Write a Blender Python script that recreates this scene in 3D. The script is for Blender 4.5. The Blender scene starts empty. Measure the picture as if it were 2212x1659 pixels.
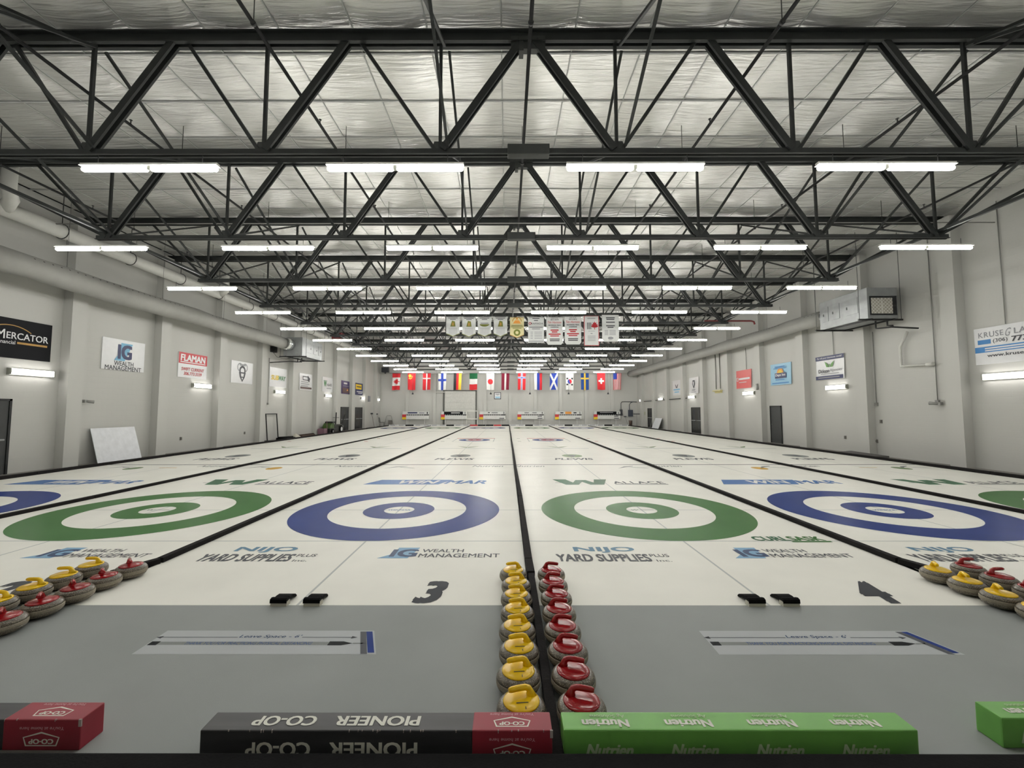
import bpy, bmesh, math, random
from mathutils import Vector, Matrix

random.seed(7)
SC = bpy.context.scene
COL = SC.collection

# ------------------------------------------------------------------ camera
F_PX, CAM_H = 913.6676, 1.8362
YAW, PITCH, ROLL = -0.0022, 0.0640, -0.0006
CX, CY = 1093.4412, 826.2855
_r = Vector((math.cos(YAW), -math.sin(YAW), 0)); _f0 = Vector((math.sin(YAW), math.cos(YAW), 0))
_fw = _f0*math.cos(PITCH) + Vector((0, 0, math.sin(PITCH))); _up = -_f0*math.sin(PITCH) + Vector((0, 0, math.cos(PITCH)))
_c, _s = math.cos(ROLL), math.sin(ROLL)
_r2 = _r*_c + _up*_s; _u2 = _up*_c - _r*_s
cam_d = bpy.data.cameras.new('camera'); cam = bpy.data.objects.new('camera', cam_d); COL.objects.link(cam)
cam_d.sensor_width = 36.0; cam_d.sensor_fit = 'HORIZONTAL'; cam_d.lens = 36.0*F_PX/2212
cam_d.shift_x = (1106-CX)/2212; cam_d.shift_y = -(829.5-CY)/2212
cam_d.clip_start = 0.05; cam_d.clip_end = 200
cam.matrix_world = Matrix(((_r2.x, _u2.x, -_fw.x, 0), (_r2.y, _u2.y, -_fw.y, 0), (_r2.z, _u2.z, -_fw.z, CAM_H), (0, 0, 0, 1)))
SC.camera = cam

# ------------------------------------------------------------------ world, exposure
w = bpy.data.worlds.new('world'); SC.world = w; w.use_nodes = True
w.node_tree.nodes['Background'].inputs[0].default_value = (0.02, 0.02, 0.02, 1)
w.node_tree.nodes['Background'].inputs[1].default_value = 0.2
SC.view_settings.view_transform = 'Standard'; SC.view_settings.look = 'None'
SC.view_settings.exposure = 0.0; SC.view_settings.gamma = 1.0; SC.view_settings.use_curve_mapping = False
SC.cycles.use_light_tree = False; SC.cycles.use_adaptive_sampling = True; SC.cycles.adaptive_threshold = .07; SC.cycles.adaptive_min_samples = 16
SC.cycles.max_bounces = 5; SC.cycles.diffuse_bounces = 3; SC.cycles.glossy_bounces = 2; SC.cycles.transmission_bounces = 1; SC.cycles.caustics_reflective = False; SC.cycles.caustics_refractive = False
LAMP = 40.0          # radiance of the ceiling tubes
WLAMP = 14.0         # radiance of the wall tubes

# ------------------------------------------------------------------ materials
MATS = {}
def mat(name, col=(.8, .8, .8), rough=.6, metal=0.0, var=.06, vscale=6.0, bump=0.0, bscale=40.0, stretch=(1, 1, 1), spec=.5, coat=0.0, emit=None, tex=None):
    if name in MATS: return MATS[name]
    m = bpy.data.materials.new(name); m.use_nodes = True; MATS[name] = m
    nt = m.node_tree; b = nt.nodes['Principled BSDF']
    b.inputs['Roughness'].default_value = rough; b.inputs['Metallic'].default_value = metal
    b.inputs['Specular IOR Level'].default_value = spec
    if coat: b.inputs['Coat Weight'].default_value = coat; b.inputs['Coat Roughness'].default_value = .1
    tc = nt.nodes.new('ShaderNodeTexCoord'); mp = nt.nodes.new('ShaderNodeMapping'); mp.inputs['Scale'].default_value = stretch
    nt.links.new(tc.outputs['Object'], mp.inputs[0])
    n = nt.nodes.new('ShaderNodeTexNoise'); n.inputs['Scale'].default_value = vscale; n.inputs['Detail'].default_value = 3
    nt.links.new(mp.outputs[0], n.inputs['Vector'])
    r = nt.nodes.new('ShaderNodeValToRGB'); r.color_ramp.elements[0].position = .3; r.color_ramp.elements[1].position = .7
    r.color_ramp.elements[0].color = (*[max(0, c*(1-var)) for c in col], 1); r.color_ramp.elements[1].color = (*[min(1, c*(1+var)) for c in col], 1)
    nt.links.new(n.outputs[0], r.inputs[0]); nt.links.new(r.outputs[0], b.inputs['Base Color'])
    if emit:
        b.inputs['Emission Color'].default_value = (*emit[0], 1); b.inputs['Emission Strength'].default_value = emit[1]
    if bump:
        n2 = nt.nodes.new('ShaderNodeTexNoise'); n2.inputs['Scale'].default_value = bscale; n2.inputs['Detail'].default_value = 4
        nt.links.new(mp.outputs[0], n2.inputs['Vector'])
        bp = nt.nodes.new('ShaderNodeBump'); bp.inputs['Strength'].default_value = bump; bp.inputs['Distance'].default_value = .02
        nt.links.new(n2.outputs[0], bp.inputs['Height']); nt.links.new(bp.outputs[0], b.inputs['Normal'])
    if tex: tex(nt, b, mp)
    return m

def lin(r, g, b):
    f = lambda c: (c/255/12.92) if c/255 <= .04045 else ((c/255+.055)/1.055)**2.4
    return (f(r), f(g), f(b))

def granite_tex(nt, b, mp):
    v = nt.nodes.new('ShaderNodeTexNoise'); v.inputs['Scale'].default_value = 190; v.inputs['Detail'].default_value = 2
    nt.links.new(mp.outputs[0], v.inputs['Vector'])
    r = nt.nodes.new('ShaderNodeValToRGB'); e = r.color_ramp.elements
    e[0].position = .38; e[0].color = (*lin(70, 64, 54), 1); e[1].position = .68; e[1].color = (*lin(176, 168, 148), 1)
    m = e.new(.55); m.color = (*lin(98, 90, 77), 1)
    nt.links.new(v.outputs[0], r.inputs[0]); nt.links.new(r.outputs[0], b.inputs['Base Color'])

def block_tex(nt, b, mp):
    # faint courses of painted block
    tc = nt.nodes.new('ShaderNodeNewGeometry'); sp = nt.nodes.new('ShaderNodeSeparateXYZ'); nt.links.new(tc.outputs['Position'], sp.inputs[0])
    ad = nt.nodes.new('ShaderNodeMath'); ad.operation = 'ADD'; nt.links.new(sp.outputs[0], ad.inputs[0]); nt.links.new(sp.outputs[1], ad.inputs[1])
    cb = nt.nodes.new('ShaderNodeCombineXYZ'); nt.links.new(ad.outputs[0], cb.inputs[0]); nt.links.new(sp.outputs[2], cb.inputs[1])
    br = nt.nodes.new('ShaderNodeTexBrick'); br.inputs['Scale'].default_value = 1; br.inputs['Brick Width'].default_value = .4
    br.inputs['Row Height'].default_value = .2; br.inputs['Mortar Size'].default_value = .006; br.inputs['Mortar Smooth'].default_value = .6
    nt.links.new(cb.outputs[0], br.inputs['Vector'])
    bp = nt.nodes.new('ShaderNodeBump'); bp.inputs['Strength'].default_value = .25; bp.inputs['Distance'].default_value = .01; bp.invert = True
    nt.links.new(br.outputs['Fac'], bp.inputs['Height']); nt.links.new(bp.outputs[0], b.inputs['Normal'])

def foil_tex(nt, b, mp):
    # wrinkles of the sheeting run across the hall
    g = nt.nodes.new('ShaderNodeNewGeometry')
    m1 = nt.nodes.new('ShaderNodeMapping'); m1.inputs['Scale'].default_value = (.9, 9, 1); nt.links.new(g.outputs['Position'], m1.inputs[0])
    n1 = nt.nodes.new('ShaderNodeTexNoise'); n1.inputs['Scale'].default_value = 1.6; n1.inputs['Detail'].default_value = 5; nt.links.new(m1.outputs[0], n1.inputs['Vector'])
    m2 = nt.nodes.new('ShaderNodeMapping'); m2.inputs['Scale'].default_value = (.5, 1.0, 1); nt.links.new(g.outputs['Position'], m2.inputs[0])
    n2 = nt.nodes.new('ShaderNodeTexNoise'); n2.inputs['Scale'].default_value = .9; n2.inputs['Detail'].default_value = 2; nt.links.new(m2.outputs[0], n2.inputs['Vector'])
    b1 = nt.nodes.new('ShaderNodeBump'); b1.inputs['Strength'].default_value = .8; b1.inputs['Distance'].default_value = .04; nt.links.new(n1.outputs[0], b1.inputs['Height'])
    b2 = nt.nodes.new('ShaderNodeBump'); b2.inputs['Strength'].default_value = .5; b2.inputs['Distance'].default_value = .25; nt.links.new(n2.outputs[0], b2.inputs['Height'])
    nt.links.new(b1.outputs[0], b2.inputs['Normal']); nt.links.new(b2.outputs[0], b.inputs['Normal'])

def pebble_tex(nt, b, mp):
    g = nt.nodes.new('ShaderNodeNewGeometry')
    n1 = nt.nodes.new('ShaderNodeTexNoise'); n1.inputs['Scale'].default_value = 150; n1.inputs['Detail'].default_value = 2; nt.links.new(g.outputs['Position'], n1.inputs['Vector'])
    b1 = nt.nodes.new('ShaderNodeBump'); b1.inputs['Strength'].default_value = .12; b1.inputs['Distance'].default_value = .004; nt.links.new(n1.outputs[0], b1.inputs['Height'])
    nt.links.new(b1.outputs[0], b.inputs['Normal'])

def ice(name, rgb, var=.03): return mat(name, lin(*rgb), rough=.26, var=var, vscale=1.2, spec=.014, tex=pebble_tex)

M_ice = ice('ice_white', (248, 247, 238)); M_grey = ice('ice_grey', (156, 160, 158), .04)
I_blue = ice('ice_blue', (50, 68, 132), .05); I_green = ice('ice_green', (76, 120, 70), .05)
I_lblue = ice('ice_light_blue', (140, 178, 208)); I_mid = ice('ice_mid_blue', (88, 124, 178)); I_dark = ice('ice_charcoal', (98, 100, 104)); I_num = ice('ice_number', (76, 78, 82)); I_black = ice('ice_black', (40, 42, 44))
I_line = ice('ice_thin_line', (200, 203, 200)); I_navy = ice('ice_navy', (78, 92, 120)); I_dgreen = ice('ice_deep_green', (72, 114, 86)); I_red = ice('ice_red', (190, 76, 76))
I_white = ice('ice_bright_white', (232, 234, 232)); I_gold = ice('ice_gold', (214, 170, 80)); I_decal = ice('ice_decal', (184, 188, 190)); I_pale = ice('ice_pale_grey', (140, 144, 142)); I_teal = ice('ice_steel_blue', (114, 148, 172))
I_grn2 = ice('ice_pale_green', (132, 152, 116)); I_dblue = ice('ice_decal_blue', (92, 110, 150))
M_wall = mat('painted_block_wall', lin(196, 196, 191), rough=.55, var=.015, vscale=.8, tex=block_tex)
M_pil = mat('painted_pilaster', lin(196, 196, 191), rough=.55, var=.015, vscale=.8)
M_foil = mat('roof_sheeting', lin(234, 234, 230), rough=.26, metal=.6, var=.03, vscale=.5, tex=foil_tex)
M_strap = mat('roof_strap', lin(176, 178, 176), rough=.5)
M_steel = mat('dark_steel', lin(44, 47, 46), rough=.55, metal=.0, var=.15, vscale=3, spec=.4)
M_steel2 = mat('dark_steel_plate', lin(52, 55, 53), rough=.55, var=.12)
M_foam = mat('black_foam', lin(30, 28, 28), rough=.9, spec=.2, var=.2, vscale=9, bump=.2, bscale=60)
M_rubber = mat('black_rubber', lin(16, 16, 17), rough=.9, spec=.15, var=.2, bump=.2, bscale=80)
M_conc = mat('walkway_concrete', lin(134, 132, 126), rough=.8, var=.12, vscale=2, bump=.2, bscale=20)
M_carpet = mat('dark_carpet', lin(40, 40, 42), rough=.95, var=.3, vscale=60)
M_tube = mat('lamp_tube_glow', (1, 1, 1), emit=((1.0, .98, .935), LAMP))
M_wtube = mat('wall_tube_glow', (1, 1, 1), emit=((1.0, .96, .93), WLAMP))
M_white = mat('white_enamel', lin(228, 228, 222), rough=.4, var=.02)
M_cap = mat('lamp_end_cap', lin(150, 152, 142), rough=.5)
M_wire = mat('thin_wire', lin(96, 98, 98), rough=.5, metal=.6)
M_galv = mat('galvanised_sheet', lin(152, 155, 155), rough=.5, metal=.4, var=.10, vscale=4)
M_duct = mat('duct_fabric', lin(156, 156, 151), rough=.85, var=.04, vscale=3, bump=.35, bscale=5)
M_hole = mat('dark_hole', lin(60, 60, 60), rough=.9)
M_gran = mat('granite', rough=.28, spec=.5, tex=granite_tex)
M_band = mat('granite_striking_band', lin(138, 130, 114), rough=.7, var=.2, vscale=90)
M_yel = mat('yellow_plastic', lin(238, 196, 18), rough=.2, var=.03, spec=.4)
M_red = mat('red_plastic', lin(150, 20, 26), rough=.16, var=.05, spec=.45)
M_ink = mat('dark_ink', lin(60, 52, 20), rough=.6)
M_door = mat('dark_door', lin(58, 60, 60), rough=.5, var=.08)
M_door2 = mat('dark_door_glass', lin(34, 36, 38), rough=.25, var=.08)
M_pvc = mat('white_pipe', lin(214, 214, 208), rough=.45, var=.03)
M_blkpipe = mat('black_pipe', lin(34, 35, 36), rough=.5, var=.1)
M_grypipe = mat('grey_conduit', lin(150, 150, 146), rough=.5, metal=.3)
def flat(name, rgb, rough=.45, var=.02, **k): return mat(name, lin(*rgb), rough=rough, var=var, **k)
C_white = flat('sign_white', (226, 227, 228), .25); C_black = flat('sign_black', (14, 15, 20), .55, spec=.15); C_navy = flat('sign_navy', (38, 46, 92)); C_red = flat('sign_red', (196, 50, 58)); C_gold = flat('sign_gold', (186, 142, 60))
C_lblue = flat('sign_light_blue', (118, 180, 214)); C_dk = flat('sign_charcoal', (56, 58, 64)); C_grey = flat('sign_grey', (140, 142, 146)); C_green = flat('sign_green', (40, 122, 62)); C_yel = flat('sign_yellow', (234, 200, 40))
C_purple = flat('sign_purple', (66, 52, 104)); C_blue = flat('sign_blue', (58, 132, 198)); C_paleb = flat('sign_pale_blue', (150, 198, 224)); C_cream = flat('banner_cream', (222, 212, 164), .8); C_cloth = flat('banner_white', (212, 214, 212), .8)
C_orange = flat('sign_orange', (226, 150, 60)); C_brown = flat('sign_brown', (92, 70, 66)); C_leaf = flat('sign_leaf_green', (104, 160, 80)); C_olive = flat('banner_olive', (120, 126, 56), .8); C_coral = flat('sign_coral', (214, 84, 80)); C_fred = flat('banner_red', (176, 40, 48), .8)

# ------------------------------------------------------------------ mesh helpers
ORG = {}
class MB:
    def __init__(s): s.v = []; s.f = []; s.m = []; s.sm = []
    def add(s, vs, fs, mi=0, smooth=False):
        k = len(s.v); s.v += [Vector(v) for v in vs]; s.f += [tuple(i+k for i in f) for f in fs]; s.m += [mi]*len(fs); s.sm += [smooth]*len(fs); return s
    def box(s, lo, hi, mi=0):
        x0, y0, z0 = lo; x1, y1, z1 = hi
        return s.add([(x0, y0, z0), (x1, y0, z0), (x1, y1, z0), (x0, y1, z0), (x0, y0, z1), (x1, y0, z1), (x1, y1, z1), (x0, y1, z1)],
                     [(0, 3, 2, 1), (4, 5, 6, 7), (0, 1, 5, 4), (1, 2, 6, 5), (2, 3, 7, 6), (3, 0, 4, 7)], mi)
    def bar(s, p, q, wu, wv, up=(0, 0, 1), mi=0):
        p = Vector(p); q = Vector(q); d = (q-p).normalized(); up = Vector(up)
        if abs(d.dot(up)) > .98: up = Vector((0, 1, 0)) if abs(d.y) < .9 else Vector((1, 0, 0))
        u = d.cross(up).normalized()*wu/2; v = u.cross(d).normalized()*wv/2
        return s.add([p-u-v, p+u-v, p+u+v, p-u+v, q-u-v, q+u-v, q+u+v, q-u+v],
                     [(0, 3, 2, 1), (4, 5, 6, 7), (0, 1, 5, 4), (1, 2, 6, 5), (2, 3, 7, 6), (3, 0, 4, 7)], mi)
    def tube(s, pts, r, n=10, mi=0, caps=True):
        pts = [Vector(p) for p in pts]; rr = r if isinstance(r, (list, tuple)) else [r]*len(pts); vs = []; pu = None
        for i, p in enumerate(pts):
            d = (pts[min(i+1, len(pts)-1)]-pts[max(i-1, 0)]).normalized()
            if pu is None:
                a = Vector((0, 0, 1)) if abs(d.z) < .9 else Vector((1, 0, 0)); u = d.cross(a).normalized()
            else: u = (pu-d*pu.dot(d)).normalized()
            pu = u; v = d.cross(u)
            vs += [p+(u*math.cos(2*math.pi*k/n)+v*math.sin(2*math.pi*k/n))*rr[i] for k in range(n)]
        fs = [(i*n+k, i*n+(k+1) % n, (i+1)*n+(k+1) % n, (i+1)*n+k) for i in range(len(pts)-1) for k in range(n)]
        s.add(vs, fs, mi, True)
        if caps:
            k0 = len(s.v)-len(vs); s.f += [tuple(k0+k for k in reversed(range(n))), tuple(k0+(len(pts)-1)*n+k for k in range(n))]; s.m += [mi]*2; s.sm += [False]*2
        return s
    def lathe(s, prof, c=(0, 0, 0), n=24, mi=0, smooth=True):
        c = Vector(c); vs = [c+Vector((r*math.cos(2*math.pi*k/n), r*math.sin(2*math.pi*k/n), z)) for r, z in prof for k in range(n)]
        s.add(vs, [(i*n+k, i*n+(k+1) % n, (i+1)*n+(k+1) % n, (i+1)*n+k) for i in range(len(prof)-1) for k in range(n)], mi, smooth)
        k0 = len(s.v)-len(vs)
        if prof[0][0] > 1e-5: s.f.append(tuple(k0+k for k in reversed(range(n)))); s.m.append(mi); s.sm.append(False)
        if prof[-1][0] > 1e-5: s.f.append(tuple(k0+(len(prof)-1)*n+k for k in range(n))); s.m.append(mi); s.sm.append(False)
        return s
    def poly(s, pts, mi=0): return s.add(pts, [tuple(range(len(pts)))], mi)
    def prism(s, pts, off, mi=0):
        n = len(pts); off = Vector(off); a = [Vector(p) for p in pts]
        return s.add(a+[p+off for p in a], [tuple(reversed(range(n))), tuple(range(n, 2*n))]+[(i, (i+1) % n, n+(i+1) % n, n+i) for i in range(n)], mi)
    def ring(s, c, r0, r1, z, n=96, mi=0):
        vs = []
        for k in range(n):
            a = 2*math.pi*k/n; vs += [(c[0]+r0*math.cos(a), c[1]+r0*math.sin(a), z), (c[0]+r1*math.cos(a), c[1]+r1*math.sin(a), z)]
        return s.add(vs, [(2*k, 2*k+1, (2*k+3) % (2*n), (2*k+2) % (2*n)) for k in range(n)], mi)
    def build(s, name, mats, parent=None, bevel=0, mesh_only=False):
        o = ORG.get(parent.name, Vector()) if parent else Vector()
        me = bpy.data.meshes.new(name); me.from_pydata([v-o for v in s.v], [], s.f)
        for m in (mats if isinstance(mats, (list, tuple)) else [mats]): me.materials.append(m)
        me.polygons.foreach_set('material_index', s.m); me.polygons.foreach_set('use_smooth', s.sm)
        bm = bmesh.new(); bm.from_mesh(me)
        if bevel:
            bmesh.ops.bevel(bm, geom=[e for e in bm.edges if e.calc_face_angle(0) > .5], offset=bevel, segments=2, affect='EDGES', profile=.6)
        bmesh.ops.recalc_face_normals(bm, faces=bm.faces) if any(len(f.edges) for f in bm.faces) and not getattr(s, 'keep', False) else None
        bm.to_mesh(me); bm.free(); me.update()
        return link(name, me, parent)
def link(name, me, parent=None):
    ob = bpy.data.objects.new(name, me); COL.objects.link(ob)
    if parent: ob.parent = parent; ORG[ob.name] = ORG.get(parent.name, Vector())
    else: ORG[ob.name] = Vector()
    return ob
def tag(o, label, cat=None, group=None, kind=None):
    o['label'] = label
    if cat: o['category'] = cat
    if group: o['group'] = group
    if kind: o['kind'] = kind
    return o
def thing(name, loc, label, cat, group=None, kind=None):
    e = bpy.data.objects.new(name, None); COL.objects.link(e); e.location = loc; e.empty_display_size = .1; ORG[e.name] = Vector(loc)
    return tag(e, label, cat, group, kind)
def copy_tree(src, loc, label, rz=0.0, kids=True):
    r = src.copy(); COL.objects.link(r); r.location = loc; r.rotation_euler = (0, 0, rz); r['label'] = label
    for ch in src.children:
        c = ch.copy(); COL.objects.link(c); c.parent = r
        for g in ch.children:
            d = g.copy(); COL.objects.link(d); d.parent = c
    return r

TXT = {}
def glyphs(s, bold=0.0, shear=0.0, spacing=1.0):
    key = (s, bold, shear, spacing)
    if key in TXT: return TXT[key]
    cu = bpy.data.curves.new('txt', 'FONT'); cu.body = s; cu.shear = shear; cu.space_character = spacing; cu.resolution_u = 3; cu.fill_mode = 'FRONT'
    ob = bpy.data.objects.new('txt', cu); me = bpy.data.meshes.new_from_object(ob)
    vs = [v.co.copy() for v in me.vertices]; fs = [tuple(p.vertices) for p in me.polygons]
    bpy.data.objects.remove(ob); bpy.data.meshes.remove(me); bpy.data.curves.remove(cu)
    x0 = min(v.x for v in vs); x1 = max(v.x for v in vs); y0 = min(v.y for v in vs); y1 = max(v.y for v in vs)
    if bold:
        base, bf = vs, fs; vs, fs = [], []
        for dx, dy in ((-1, -.6), (1, -.6), (-1, .6), (1, .6), (0, 0)):
            k = len(vs); vs = vs+[Vector((v.x+dx*bold, v.y+dy*bold, k/len(base))) for v in base]; fs = fs+[tuple(i+k for i in f) for f in bf]
        x0 -= bold; x1 += bold; y0 -= .6*bold; y1 += .6*bold
    vs = [((v.x-x0)/(x1-x0)-.5, (v.y-y0)/(y1-y0)-.5, v.z*.00012) for v in vs]
    TXT[key] = (vs, fs); return TXT[key]
class Plane:
    """a flat print surface: centre, reading direction u, up direction v; n is the side it faces"""
    def __init__(s, c, u, v): s.c = Vector(c); s.u = Vector(u).normalized(); s.v = Vector(v).normalized(); s.n = s.u.cross(s.v)
    def p(s, a, b, lift=.004): return s.c+s.u*a+s.v*b+s.n*lift
    def text(s, parent, t, a, b, wd, ht, m, bold=.0, shear=0.0, lift=.006, name='lettering', spacing=1.0):
        vs, fs = glyphs(t, bold, shear, spacing); mb = MB(); mb.keep = True
        mb.add([s.p(a+x*wd, b+y*ht, lift+z) for x, y, z in vs], fs); return mb.build(name, m, parent)
    def rect(s, parent, a0, b0, a1, b1, m, lift=.004, name='print_panel', skew=0.0):
        mb = MB(); mb.keep = True; mb.poly([s.p(a0, b0, lift), s.p(a1, b0, lift), s.p(a1+skew, b1, lift), s.p(a0+skew, b1, lift)]); return mb.build(name, m, parent)
    def shape(s, parent, pts, m, lift=.005, name='logo'):
        mb = MB(); mb.keep = True
        if pts and isinstance(pts[0][0], (list, tuple)):
            for q in pts: mb.poly([s.p(a, b, lift) for a, b in q])
        else: mb.poly([s.p(a, b, lift) for a, b in pts])
        return mb.build(name, m, parent)
    def bars(s, parent, rows, m, lift=.006, name='small_print'):
        mb = MB(); mb.keep = True
        for a0, a1, b, t in rows: mb.poly([s.p(a0, b-t/2, lift), s.p(a1, b-t/2, lift), s.p(a1, b+t/2, lift), s.p(a0, b+t/2, lift)])
        return mb.build(name, m, parent)
def arcpts(cx, cy, r, a0, a1, n, ry=None):
    ry = ry or r; return [(cx+r*math.cos(math.radians(a0+(a1-a0)*i/n)), cy+ry*math.sin(math.radians(a0+(a1-a0)*i/n))) for i in range(n+1)]
def band(cx, cy, r0, r1, a0, a1, n=16):
    o = arcpts(cx, cy, r1, a0, a1, n); i = arcpts(cx, cy, r0, a0, a1, n); return [[i[k], o[k], o[k+1], i[k+1]] for k in range(n)]
ORD = ['first', 'second', 'third', 'fourth', 'fifth', 'sixth', 'seventh', 'eighth', 'ninth', 'tenth', 'eleventh', 'twelfth', 'thirteenth', 'fourteenth', 'fifteenth']

# ------------------------------------------------------------------ the setting
XL, XR, YF, YN, ZC = -14.6, 15.0, 48.8, -3.0, 8.56
X0, SP = 0.242, 4.437                 # middle divider, sheet pitch
TEE, FTEE = 7.88, 7.88+34.747
ICE0, ICE1 = 2.30, 47.9
IL, IR = -13.32, 13.62
S_, Y1 = 3.61, 7.04                   # truss spacing, first truss in view
ZB, ZT = 6.27, 8.37
fl = MB(); fl.box((XL-.3, YN-.3, -.35), (XR+.3, YF+.3, -.03))
fl = tag(fl.build('floor', M_conc), 'bare concrete walkway floor along the walls of the hall', 'floor', kind='structure')
c_ = MB(); c_.box((XL, YN, -.03), (XR, 2.1, -.015)); tag(c_.build('floor_carpet', M_carpet), 'dark carpet strip at the near end of the ice', 'floor', kind='structure')
def wall(name, lo, hi, m, label):
    b = MB(); b.box(lo, hi); return tag(b.build(name, m), label, 'wall', kind='structure')
wl = wall('wall_left', (XL-.3, YN, -.03), (XL, YF, ZC), M_wall, 'long white block wall with sponsor signs, black sign at its near end')
wr = wall('wall_right', (XR, YN, -.03), (XR+.3, YF, ZC), M_wall, 'long white block wall with red and blue sponsor signs')
wf = wall('wall_far', (XL-.3, YF, -.03), (XR+.3, YF+.3, ZC), M_wall, 'white end wall behind the flags and scoreboards')
wn = wall('wall_near', (XL-.3, YN-.3, -.03), (XR+.3, YN, ZC), mat('lounge_wall', lin(222, 220, 212), rough=.7), 'plain end wall of the hall behind the viewer')
for k in range(-3, 10):
    y1 = 14.21+3.61*k
    if y1 < YN+.6 or y1 > YF: continue
    for side, wob in ((-1, wl), (1, wr)):
        b = MB(); x = XL if side < 0 else XR; b.box((min(x, x-side*.3), y1-.5, -.03), (max(x, x-side*.3), y1, ZC-.28)); b.build('pilaster', M_pil, wob)
for x in (-11.51, -8.36, -2.54, .35, 3.26, 6.17, 9.07, 12.09):
    b = MB(); b.box((x-.18, YF-.14, -.03), (x+.18, YF, ZC-.3)); b.build('pilaster', M_pil, wf)
b = MB(); b.box((XL, YF-.1, 5.95), (XR, YF, 6.15)); b.build('wall_ledge', M_pil, wf)
# ceiling: sheeting between the purlins with straps and seams
b = MB(); b.keep = True
NX, NY = 23, 42; SX, SY = 1.31, 1.23; GX, GY = -13.2-SX, 8.8-SY*10; SUB = 6
amp = {(i, j): random.uniform(.02, .075) for i in range(NX) for j in range(NY)}
vs = []; fs = []
for j in range(NY*SUB+1):
    for i in range(NX*SUB+1):
        u, v = i/SUB, j/SUB; a = amp[(min(int(u), NX-1), min(int(v), NY-1))]
        vs.append((GX+u*SX, GY+v*SY, ZC-a*(math.sin(math.pi*(u % 1))**.8*math.sin(math.pi*(v % 1))**.8 if u % 1 and v % 1 else 0)))
st = NX*SUB+1
for j in range(NY*SUB):
    for i in range(NX*SUB):
        k = j*st+i; fs.append((k, k+st, k+st+1, k+1))
b.add(vs, fs, 0, True)
ceil = tag(b.build('ceiling', M_foil), 'shiny pale insulation sheeting under the roof', 'ceiling', kind='structure')
x = -13.2
while x < 14.5:
    b = MB(); b.box((x-.012, YN, ZC-.012), (x+.012, YF, ZC)); b.build('strap', M_strap, ceil); x += 1.31
y = 8.8-1.23*7
while y < YF-.5:
    b = MB(); b.box((XL, y-.02, ZC-.022), (XR, y+.02, ZC)); b.build('seam_batten', M_strap, ceil); y += 1.23

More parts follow.
